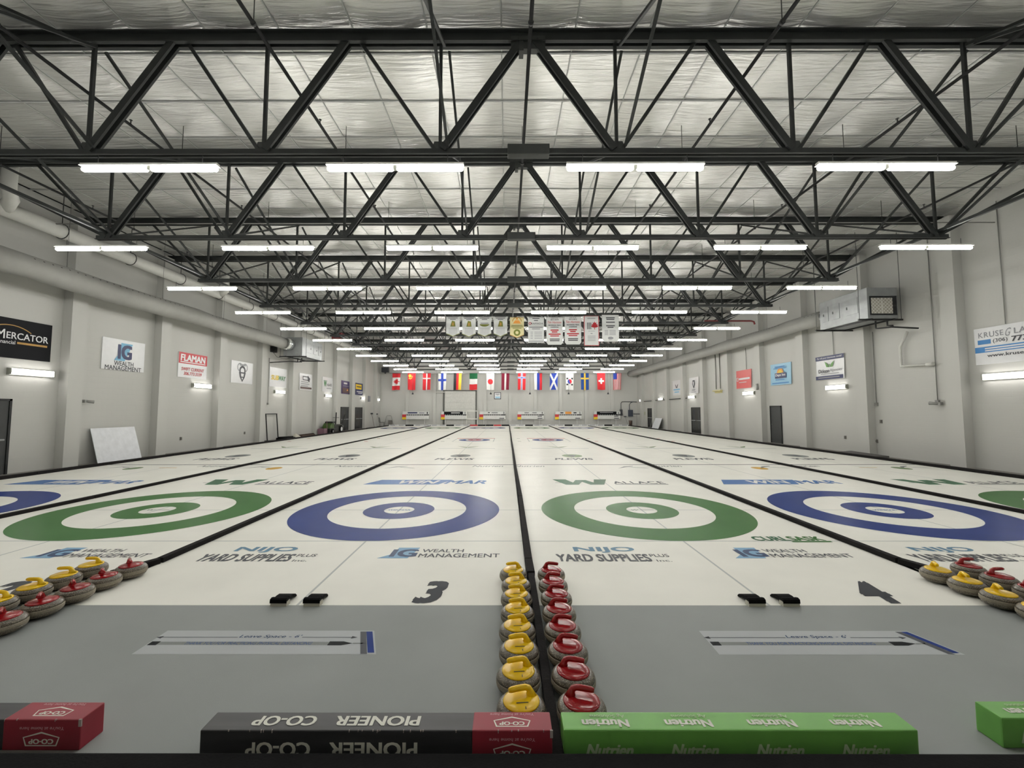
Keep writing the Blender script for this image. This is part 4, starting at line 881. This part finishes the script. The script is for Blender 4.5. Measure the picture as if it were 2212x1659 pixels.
def tims(yr):
    def f(t, P, h):
        P.text(t, 'HOME OF THE', 0, .64, .34, .05, C_dk, .02); P.text(t, yr, 0, .56, .40, .07, C_dk, .03); P.text(t, 'Tim Hortons', 0, .43, .70, .12, C_fred, .01, .4); P.text(t, "PROVINCIAL MEN'S", 0, .28, .62, .06, C_dk, .04); P.text(t, 'CHAMPIONS', 0, .18, .40, .06, C_dk, .04)
        P.bars(t, [(-.2, .2, .03, .06), (-.14, .14, -.06, .06), (-.3, .3, -.17, .06), (-.22, .22, -.26, .05)], C_fred); P.bars(t, [(-.25, .25, -.42, .05), (-.24, .24, -.50, .05)], C_dk)
    return f
def mapleb(t, P, h):
    P.shape(t, [(.16-v*1.0, .28-u*1.0) for u, v in LEAF], C_fred); P.bars(t, [(-.22+.08*c, -.17+.08*c, .38-.07*k, .05) for c in range(3) for k in range(5)], C_dk); P.bars(t, [(-.2, .2, .62, .03), (-.16, .16, -.02, .02), (-.05, .05, -.14, .04)]+[(-.2, .2, -.26-.06*k, .02) for k in range(5)], C_grey)
def lastb(t, P, h):
    P.bars(t, [(-.22, .22, .52, .05), (-.20, .20, .44, .05), (-.22, .22, .30, .05), (-.22, .22, .12, .05), (-.15, .15, .04, .05)], C_dk); P.bars(t, [(-.30, -.12, -.12-.07*k, .03) for k in range(4)]+[(-.06, .26, -.12-.07*k, .03) for k in range(4)], C_grey); P.shape(t, arcpts(0, -.5, .14, 0, 360, 14, .07)[:-1], C_grey)
kx = YB/F_PX
bx_ = lambda p: (p-1093.4)*kx+.0022*-YB*0-.045
pxs = [977, 1012, 1046, 1081, 1117, 1158.5, 1199, 1239, 1279.5, 1321]
ZT0 = 6.50
banner(bx_(977), .68, ZT0, 1.02, C_cloth, 'white banner with green crest and gold fringe, first in the hanging row', crest, 'tab', C_olive)
banner(bx_(1012), .68, ZT0, 1.04, C_cloth, 'white banner with green crest and gold fringe, second in the hanging row', crest, 'tab', C_olive)
banner(bx_(1046), .68, ZT0, 1.03, C_cloth, 'white banner with a green bowl-shaped crest, third in the hanging row', lambda t, P, h: crest(t, P, h, True), 'tab', C_olive)
banner(bx_(1081), .68, ZT0, 1.03, C_cloth, 'white banner with green crest, next to the cream banner', crest, 'tab', C_olive)
banner(bx_(1117), .70, ZT0-.03, 1.06, C_cream, 'cream yellow banner with an orange crest', cream, 'tab', C_gold)
banner(bx_(1158.5), .80, ZT0-.03, 1.30, C_cloth, 'white banner with grey spaced capitals beside the cream banner', ramada, 'rect')
banner(bx_(1199), .82, ZT0-.03, 1.40, C_cloth, 'white banner with red script beside the grey lettered banner', tims('2013-2014'), 'cut')
banner(bx_(1239), .82, ZT0, 1.42, C_cloth, 'white banner with red script beside the maple leaf banner', tims('2014-2015'), 'cut')
banner(bx_(1279.5), .76, ZT0+.03, 1.52, C_cloth, 'white banner with red border and red maple leaf', mapleb, 'rect', C_fred)
banner(bx_(1321), .84, ZT0+.08, 1.36, C_cloth, 'white banner of plain dark text, last in the hanging row', lastb, 'cut')

# ------------------------------------------------------------------ far wall
M_sb = mat('scoreboard_white', lin(218, 219, 216), rough=.35); M_od = mat('overhead_door_white', lin(206, 206, 200), rough=.5)
SB = [(-11.98, -8.93), (-7.56, -4.63), (-3.17, -.20), (1.17, 4.18), (5.46, 8.48), (9.88, 12.9)]
for k, (x0, x1) in enumerate(SB):
    y = YF-.35; t = thing('scoreboard', ((x0+x1)/2, y, .75), f"curling scoreboard, {ORD[k]} along the far wall, {['plain white header', 'black header', 'faint grey header', 'two names in header', 'orange header panel', 'black ruled header'][k]}", 'scoreboard', 'scoreboards on the far wall')
    hd = C_black if k in (1, 5) else M_sb
    q = MB(); q.box((x0+.0, y-.04, .75), (x1, y+.04, 1.18)); q.build('score_panel', M_sb, t)
    q = MB(); q.box((x0+.36, y-.05, 1.18), (x1, y+.03, 1.29)); q.build('number_strip', C_black, t)
    q = MB(); q.box((x0+.05, y-.04, 1.30), (x1+.02, y+.04, 1.62)); q.build('header', M_sb, t)
    if k in (1, 5): q = MB(); q.box((x0+.35, y-.046, 1.29), (x1-.42, y-.03, 1.61)); q.build('header_panel', C_black, t)
    q = MB(); q.box((x0, y-.055, .99), (x0+.44, y+.03, 1.29)); q.build('red_tile', C_red, t)
    q = MB(); q.box((x0, y-.055, .72), (x0+.44, y+.03, .99)); q.build('yellow_tile', C_yel, t)
    P = Plane(((x0+x1)/2, y-.046, 1.2), (1, 0, 0), (0, 0, 1)); hw = (x1-x0)/2
    P.text(t, str(k+1), hw-.18, .26, .13, .24, C_dk, .04)
    P.bars(t, [(-hw+.5+i*.21, -hw+.58+i*.21, .035, .06) for i in range(10)], M_sb, .012)
    P.bars(t, {0: [(-.9, .2, .28, .14), (.4, 1.0, .26, .06)], 1: [(-.3, .7, .26, .10)], 2: [(-.5, -.3, .3, .1), (-.1, .6, .28, .06)], 3: [(-.7, -.2, .27, .07), (.2, .7, .27, .07)], 4: [(-.9, -.55, .27, .14), (.6, .95, .27, .14)], 5: [(-.8, .7, .3, .04)]}[k], M_sb if k in (1, 5) else C_navy if k == 0 else C_dk, .008)
    if k == 4: P.rect(t, -.34, .13, .36, .40, C_orange)
    P.bars(t, [(.8, 1.35, -.34, .08)]+([(.8, 1.3, -.12, .08)] if k in (3, 5) else []), C_dk, .004) if k > 1 else None
    for sx in (x0+.5, x1-.5):
        q = MB(); q.box((sx-.03, y+.02, -.03), (sx+.03, y+.08, 1.4)); q.build('post', M_sb, t)
t = thing('overhead_door', (-5.4, YF, 0), 'white sectional overhead door in the far wall', 'overhead door')
for k in range(6):
    q = MB(); q.box((-7.2, YF-.05, .0+.66*k), (-3.6, YF-.002, .65+.66*k)); q.build('door_panel', M_od, t, bevel=.008)
for x in (-7.3, -3.56):
    q = MB(); q.box((x-.07, YF-.16, -.03), (x+.07, YF, 4.05)); q.build('track', mat('door_track', lin(92, 92, 88), metal=.4), t)
q = MB(); q.box((-7.4, YF-.12, 4.0), (-3.5, YF, 4.07)); q.build('head_rail', mat('door_track'), t)
q = MB(); q.bar((-8.2, YF-.3, 3.85), (-6.2, YF-.3, 3.85), .05, .12); q.build('lift_rail', M_pvc, t)
t = thing('white_rack', (-4.0, YF-.6, 0), 'white open metal frame standing before the overhead door', 'rack')
for z in (.78, 1.68): q = MB(); q.box((-4.62, YF-.62, z-.05), (-3.38, YF-.56, z+.05)); q.build('cross_rail', M_white, t)
for x in (-4.6, -3.4): q = MB(); q.box((x-.04, YF-.62, -.03), (x+.04, YF-.56, 1.73)); q.build('upright', M_white, t)
t = thing('framed_picture', (-1.1, YF, 3.05), 'square framed picture on the far wall under the white flag with red disc', 'picture')
q = MB(); q.box((-1.5, YF-.06, 3.03), (-.7, YF, 3.83)); q.build('frame', C_dk, t, bevel=.01); q = MB(); q.box((-1.43, YF-.07, 3.10), (-.77, YF-.055, 3.76)); q.build('print', C_white, t)
Plane((-1.1, YF-.07, 3.43), (1, 0, 0), (0, 0, 1)).bars(t, [(-.25, .25, .18, .08), (-.12, .12, .08, .05)], C_grey); Plane((-1.1, YF-.07, 3.43), (1, 0, 0), (0, 0, 1)).rect(t, -.25, -.28, .28, -.1, C_paleb)
for k, x in enumerate((-10.5, -1.81, 2.54, 6.84, 11.22)):
    t = thing('pendant_horn', (x, 47.0, 3.6), f"small dark cone hanging on a thin rod, {ORD[k]} along the far wall", 'hanging cone', 'small hanging cones before the far wall')
    q = MB(); q.lathe([(.02, .16), (.07, .08), (.13, -.06), (.0, -.07)], (x, 47.0, 3.6), 12); q.build('cone', C_dk, t); q = MB(); q.tube([(x, 47.0, 3.75), (x, 47.0, 6.2)], .012, 6); q.build('rod', M_wire, t)
    q = MB(); q.tube([(x, 47.0, 6.2), (x, TY[-1], ZB-.04)], .012, 6); q.build('upper_rod', M_wire, t)
b = MB(); b.box((-14.15, 47.4, 6.05), (-13.4, 47.9, 6.6)); b.box((-13.85, 47.6, 5.9), (-13.7, 47.7, 6.05)); b.box((-13.5, 47.65, 6.6), (-13.45, 47.7, ZC)); tag(b.build('unit_heater', C_dk), 'dark box heater hung in the far corner above the maple leaf flag', 'heater')
# backboard blocks at the far end of each lane
for s in range(6):
    xa, xb = edges[s], edges[s+1]; y = ICE1-.12; t = thing('far_backboard', ((xa+xb)/2, y, 0), f'low printed backboard closing the far end of the {ORD[s]} lane', 'backboard', 'far end backboards')
    segs = 5; m1 = C_white if s != 2 else C_black
    for k in range(segs):
        a = xa+(xb-xa)*k/segs+.02; c = xa+(xb-xa)*(k+1)/segs-.02
        mm = C_black if (k == 2) else m1
        if s == 2 and k in (0, 3): mm = C_red
        q = MB(); q.box((a, y-.06, .001), (c, y+.06, .15)); p = q.build('block', mm, t, bevel=.01)
        if mm == C_white: Plane(((a+c)/2, y-.061, .08), (1, 0, 0), (0, 0, 1)).bars(t, [(-.28, .28, .01, .07)], C_grey, .004)
# electrical boxes and pipes, right end of the far wall
b = MB(); b.box((12.95, YF-.2, 1.15), (13.22, YF, 1.85)); b.tube([(13.08, YF-.1, 1.85), (13.08, YF-.1, 2.55), (13.2, YF-.1, 2.72), (13.5, YF-.1, 2.74), (14.9, YF-.1, 2.7)], .035, 8); tag(b.build('switch_box', C_dk), 'narrow dark switch box with a bent pipe above, beside scoreboard 6', 'switch box')
b = MB(); b.box((13.9, YF-.25, 1.05), (14.4, YF, 1.8)); b.tube([(14.05, YF-.12, 1.8), (14.05, YF-.12, 2.4), (14.2, YF-.12, 2.62), (14.4, YF-.12, 2.68)], .035, 8); b.box((14.1, YF-.28, 1.35), (14.18, YF-.25, 1.45)); tag(b.build('electric_panel', mat('panel_blue_grey', lin(66, 72, 84))), 'blue grey electric panel above the brown bin', 'electric panel')
b = MB(); b.tube([(XR-.08, 47.9, 2.72), (XR-.08, 35.2, 2.78)], .03, 8); tag(b.build('wall_conduit', M_blkpipe), 'long dark conduit along the wall linking the far wall lights', 'conduit')
b = MB(); b.lathe([(.16, -.03), (.20, .55), (.22, .60), (.20, .60), (.15, .02), (0, .02)], (14.0, 48.2, 0), 14); tag(b.build('waste_bin', mat('brown_plastic', lin(104, 88, 80))), 'brown bin on the floor below the electric panel', 'bin')
def pole_tool(nm, x, y, dx, dy, h, label, cat, hw, hh, m=M_grypipe):
    t = thing(nm, (x, y, -.03), label, cat); q = MB(); q.tube([(x, y, -.03), (x+dx, y+dy, h)], .018, 6); q.build('handle', m, t)
    q = MB(); q.box((x+dx-hw, y+dy-.05, h), (x+dx+hw, y+dy+.05, h+hh)); q.build('head', C_dk if m != M_grypipe else C_dk, t, bevel=.01)
pole_tool('broom', 13.75, 48.3, -.25, .2, 1.0, 'broom leaning upside down beside the brown bin', 'broom', .12, .1)
pole_tool('ice_scraper', 14.4, 47.2, 0, .0, 1.3, 'wide T-shaped ice scraper standing by the far corner door', 'scraper', .34, .08)
pole_tool('broom', 14.55, 43.3, .3, 0, 1.1, 'broom leaning on the wall beside the white board near the far doors', 'broom', .05, .12)
pole_tool('broom', -14.1, 45.1, -.3, 0, 1.35, 'broom with dark head leaning by the corner chair, thicker one', 'broom', .12, .14, C_brown)
pole_tool('broom', -13.9, 46.3, -.3, 0, 1.3, 'broom with small dark head leaning by the corner chair, thinner one', 'broom', .07, .12)
def board(pts, m, label, nm='leaning_board', th=.02):
    q = MB(); a, b, c, d = [Vector(p) for p in pts]; n = (b-a).cross(d-a).normalized()*th; q.add([a, b, c, d, a+n, b+n, c+n, d+n], [(0, 1, 2, 3), (7, 6, 5, 4), (0, 4, 5, 1), (1, 5, 6, 2), (2, 6, 7, 3), (3, 7, 4, 0)]); tag(q.build(nm, m), label, 'board', 'boards leaning on the walls')
board([(-14.15, 14.72, -.02), (-14.1, 16.42, -.02), (-14.52, 16.5, 1.18), (-14.55, 14.79, 1.18)], mat('whiteboard', lin(228, 230, 234), rough=.3), 'blank white board leaning on the wall below the blue initials sign')
board([(14.4, 40.6, -.02), (14.4, 42.4, -.02), (14.85, 42.5, 1.0), (14.85, 40.7, 1.0)], mat('whiteboard'), 'blank white board leaning on the wall near the far doors')
# black pipe frame against the left wall
t = thing('pipe_frame', (-14.3, 26.0, -.03), 'black upright pipe frame standing against the wall under the lettered sign', 'frame')
for ya in (25.45, 26.65): q = MB(); q.bar((-14.35, ya, -.03), (-14.5, ya, 1.58), .05, .05); q.build('upright', M_blkpipe, t)
q = MB(); q.bar((-14.5, 25.42, 1.58), (-14.5, 26.68, 1.58), .05, .05); q.build('top_rail', M_blkpipe, t); q = MB(); q.box((-14.5, 25.35, -.03), (-13.95, 25.55, .0)); q.build('foot', M_blkpipe, t)
# ice machine
t = thing('ice_machine', (-13.8, 34.0, -.03), 'black and green ride-along ice machine with white wheel hub', 'ice machine')
M_mach = mat('machine_black', lin(30, 32, 30), rough=.4, var=.2); M_mgrn = mat('machine_green', lin(64, 92, 34), rough=.4)
q = MB(); q.prism([(-14.25, 32.7, .12), (-14.25, 33.5, .12), (-14.25, 33.5, .78), (-14.25, 33.0, .80), (-14.25, 32.75, .62)], (.62, 0, 0)); q.build('engine_cover', M_mgrn, t, bevel=.04)
q = MB(); q.box((-14.15, 32.95, .78), (-13.55, 33.45, .92)); q.build('air_filter', M_mach, t, bevel=.02)
q = MB(); q.box((-14.36, 32.62, .05), (-13.6, 35.1, .40)); q.build('chassis', M_mach, t, bevel=.03); q = MB(); q.box((-14.3, 33.5, .4), (-13.62, 35.0, .66)); q.build('deck', M_mach, t, bevel=.03)
for yy in (34.7,):
    for xx in (-14.42, -13.6):
        q = MB(); q.tube([(xx-.07, yy, .27), (xx+.07, yy, .27)], .30, 20); wv = q.build('wheel', M_rubber, t); q = MB(); q.tube([(xx-.08, yy, .27), (xx+.085, yy, .27)], .17, 16); q.build('hub', C_white, wv)
for yy in (33.0,):
    for xx in (-14.42, -13.56):
        q = MB(); q.tube([(xx-.05, yy, .16), (xx+.05, yy, .16)], .19, 16); wv = q.build('wheel', M_rubber, t); q = MB(); q.tube([(xx-.06, yy, .16), (xx+.06, yy, .16)], .09, 12); q.build('hub', C_grey, wv)
q = MB(); q.bar((-13.75, 34.0, .4), (-13.75, 34.1, 1.62), .07, .07); q.bar((-14.0, 34.06, 1.20), (-13.5, 34.06, 1.20), .03, .03); q.build('control_post', M_mach, t)
q = MB(); q.bar((-13.75, 35.1, .3), (-13.6, 35.4, 1.42), .07, .09); q.bar((-13.65, 35.38, 1.4), (-13.4, 35.42, 1.42), .05, .05); q.build('push_handle', M_mach, t)
q = MB(); q.lathe([(.20, .05), (.22, .1), (.22, .5), (.15, .58), (.05, .6)], (-13.85, 35.3, 0), 14); q.build('water_tank', mat('grey_tank', lin(120, 120, 116)), t)
b = MB(); b.box((-14.24, 31.9, -.03), (-13.75, 32.45, .40)); b.box((-14.2, 31.95, .40), (-13.8, 32.4, .42)); b.bar((-13.72, 32.4, -.03), (-13.8, 32.47, 1.0), .03, .03); tag(b.build('storage_crate', mat('mauve_plastic', lin(132, 100, 112))), 'mauve crate on the walkway beside the ice machine', 'crate')
b = MB(); b.box((-14.3, 26.3, -.03), (-13.6, 27.3, .10)); b.tube([(-14.2, 26.4, .1), (-13.7, 27.2, .1)], .06, 8); tag(b.build('rolled_mat', M_rubber), 'dark rolled mat on the walkway beside the black pipe frame', 'mat')
b = MB(); b.add([(-14.25, 27.9, -.03), (-13.75, 27.5, -.03), (-13.7, 28.5, -.03), (-14.25, 28.8, -.03), (-14.05, 28.2, .28)], [(0, 3, 2, 1), (0, 1, 4), (1, 2, 4), (2, 3, 4), (3, 0, 4)]); tag(b.build('folded_tarp', mat('pale_tarp', lin(190, 186, 172), rough=.8)), 'pale folded tarp heaped at the foot of a pilaster past the rolled mat', 'tarp')
for k in range(3):
    b = MB(); b.box((-14.55+.14*k, 29.1+.1*k, -.03), (-14.43+.14*k, 31.7-.2*k, .10-.02*k)); tag(b.build('timber_plank', flat('old_timber', (84, 66, 56), .8, var=.2) if k != 1 else M_rubber), f"{['brown', 'black', 'short brown'][k]} plank lying along the wall before the mauve crate, {['closest to the wall', 'in the middle', 'farthest from the wall'][k]}", 'plank', 'planks along the wall')
# chair and bent tube stand in the far left corner
t = thing('grey_chair', (-14.0, 47.0, -.03), 'grey moulded chair in the far corner beside the brooms', 'chair'); M_ch = mat('chair_grey', lin(112, 112, 108), rough=.6)
q = MB(); q.box((-14.1, 46.75, .40), (-13.6, 47.2, .46)); q.build('seat', M_ch, t, bevel=.02)
q = MB(); q.add([(-14.12, 46.75, .46), (-14.12, 47.2, .46), (-14.2, 47.2, .92), (-14.25, 46.98, 1.0), (-14.2, 46.75, .92), (-14.07, 46.75, .46), (-14.07, 47.2, .46), (-14.15, 47.2, .92), (-14.2, 46.98, 1.0), (-14.15, 46.75, .92)], [(0, 1, 2, 3, 4), (9, 8, 7, 6, 5), (0, 5, 6, 1), (1, 6, 7, 2), (2, 7, 8, 3), (3, 8, 9, 4), (4, 9, 5, 0)]); q.build('backrest', M_ch, t)
for x in (-14.05, -13.65):
    for y in (46.8, 47.15): q = MB(); q.bar((x, y, -.03), (x, y, .40), .035, .035); q.build('leg', M_ch, t)
t = thing('tube_stand', (-13.4, 48.2, -.03), 'bent metal tube stand beside the grey chair', 'stand')
q = MB(); q.tube([(-13.95, 48.2, 0), (-13.72, 48.2, 1.05), (-13.64, 48.2, 1.16), (-13.22, 48.2, 1.16), (-13.14, 48.2, 1.05), (-12.92, 48.2, 0)], .03, 8); q.build('frame', M_grypipe, t); q = MB(); q.box((-14.0, 48.15, -.03), (-12.88, 48.27, .05)); q.build('base_bar', C_dk, t)
b = MB(); b.box((-13.6, YF-.3, -.03), (-13.2, YF-.02, .6)); b.box((-13.62, YF-.32, .6), (-13.18, YF-.01, .64)); tag(b.build('grey_cabinet', mat('cabinet_grey', lin(126, 124, 118))), 'small grey cabinet against the far wall behind the tube stand', 'cabinet')
b = MB(); b.box((XL, 44.35, 2.68), (XL+.05, 45.0, 3.28)); [b.box((XL+.05, 44.4, 2.72+.1*k), (XL+.07, 44.95, 2.77+.1*k)) for k in range(6)]; tag(b.build('wall_vent', C_grey), 'grey louvred vent on the wall past the yellow box sign', 'vent')
b = MB(); b.box((XR-.03, 46.1, 1.25), (XR, 46.32, 1.6)); b.box((XR-.035, 46.13, 1.3), (XR-.03, 46.29, 1.55)); tag(b.build('wall_notice', mat('notice_green', lin(156, 164, 120))), 'pale green notice between the two far doors', 'notice')
# red heater by the roof and red pipe end at the truss ends
t = thing('roof_heater', (-12.1, 30.0, 6.85), 'dark red box heater hung near the roof above the arrow sign', 'heater'); M_dred = mat('dark_red_enamel', lin(110, 40, 42), rough=.5)
q = MB(); q.box((-12.45, 29.7, 6.85), (-11.75, 30.3, 7.3)); q.build('casing', M_dred, t, bevel=.03); q = MB(); q.box((-12.3, 29.66, 6.95), (-11.9, 29.7, 7.2)); q.build('grille', C_dk, t)
for xx in (-12.3, -11.9): q = MB(); q.tube([(xx, 30.0, 7.3), (xx, 30.0, ZC)], .012, 6); q.build('hanger_rod', M_wire, t)
q = MB(); q.tube([(10.2, 21.62, 6.40), (12.6, 21.62, 6.40), (12.74, 21.62, 6.36), (12.78, 21.62, 6.22)], .045, 8); tag(q.build('red_pipe', M_dred), 'dark red pipe end with elbow at a truss end past the last banner', 'pipe')
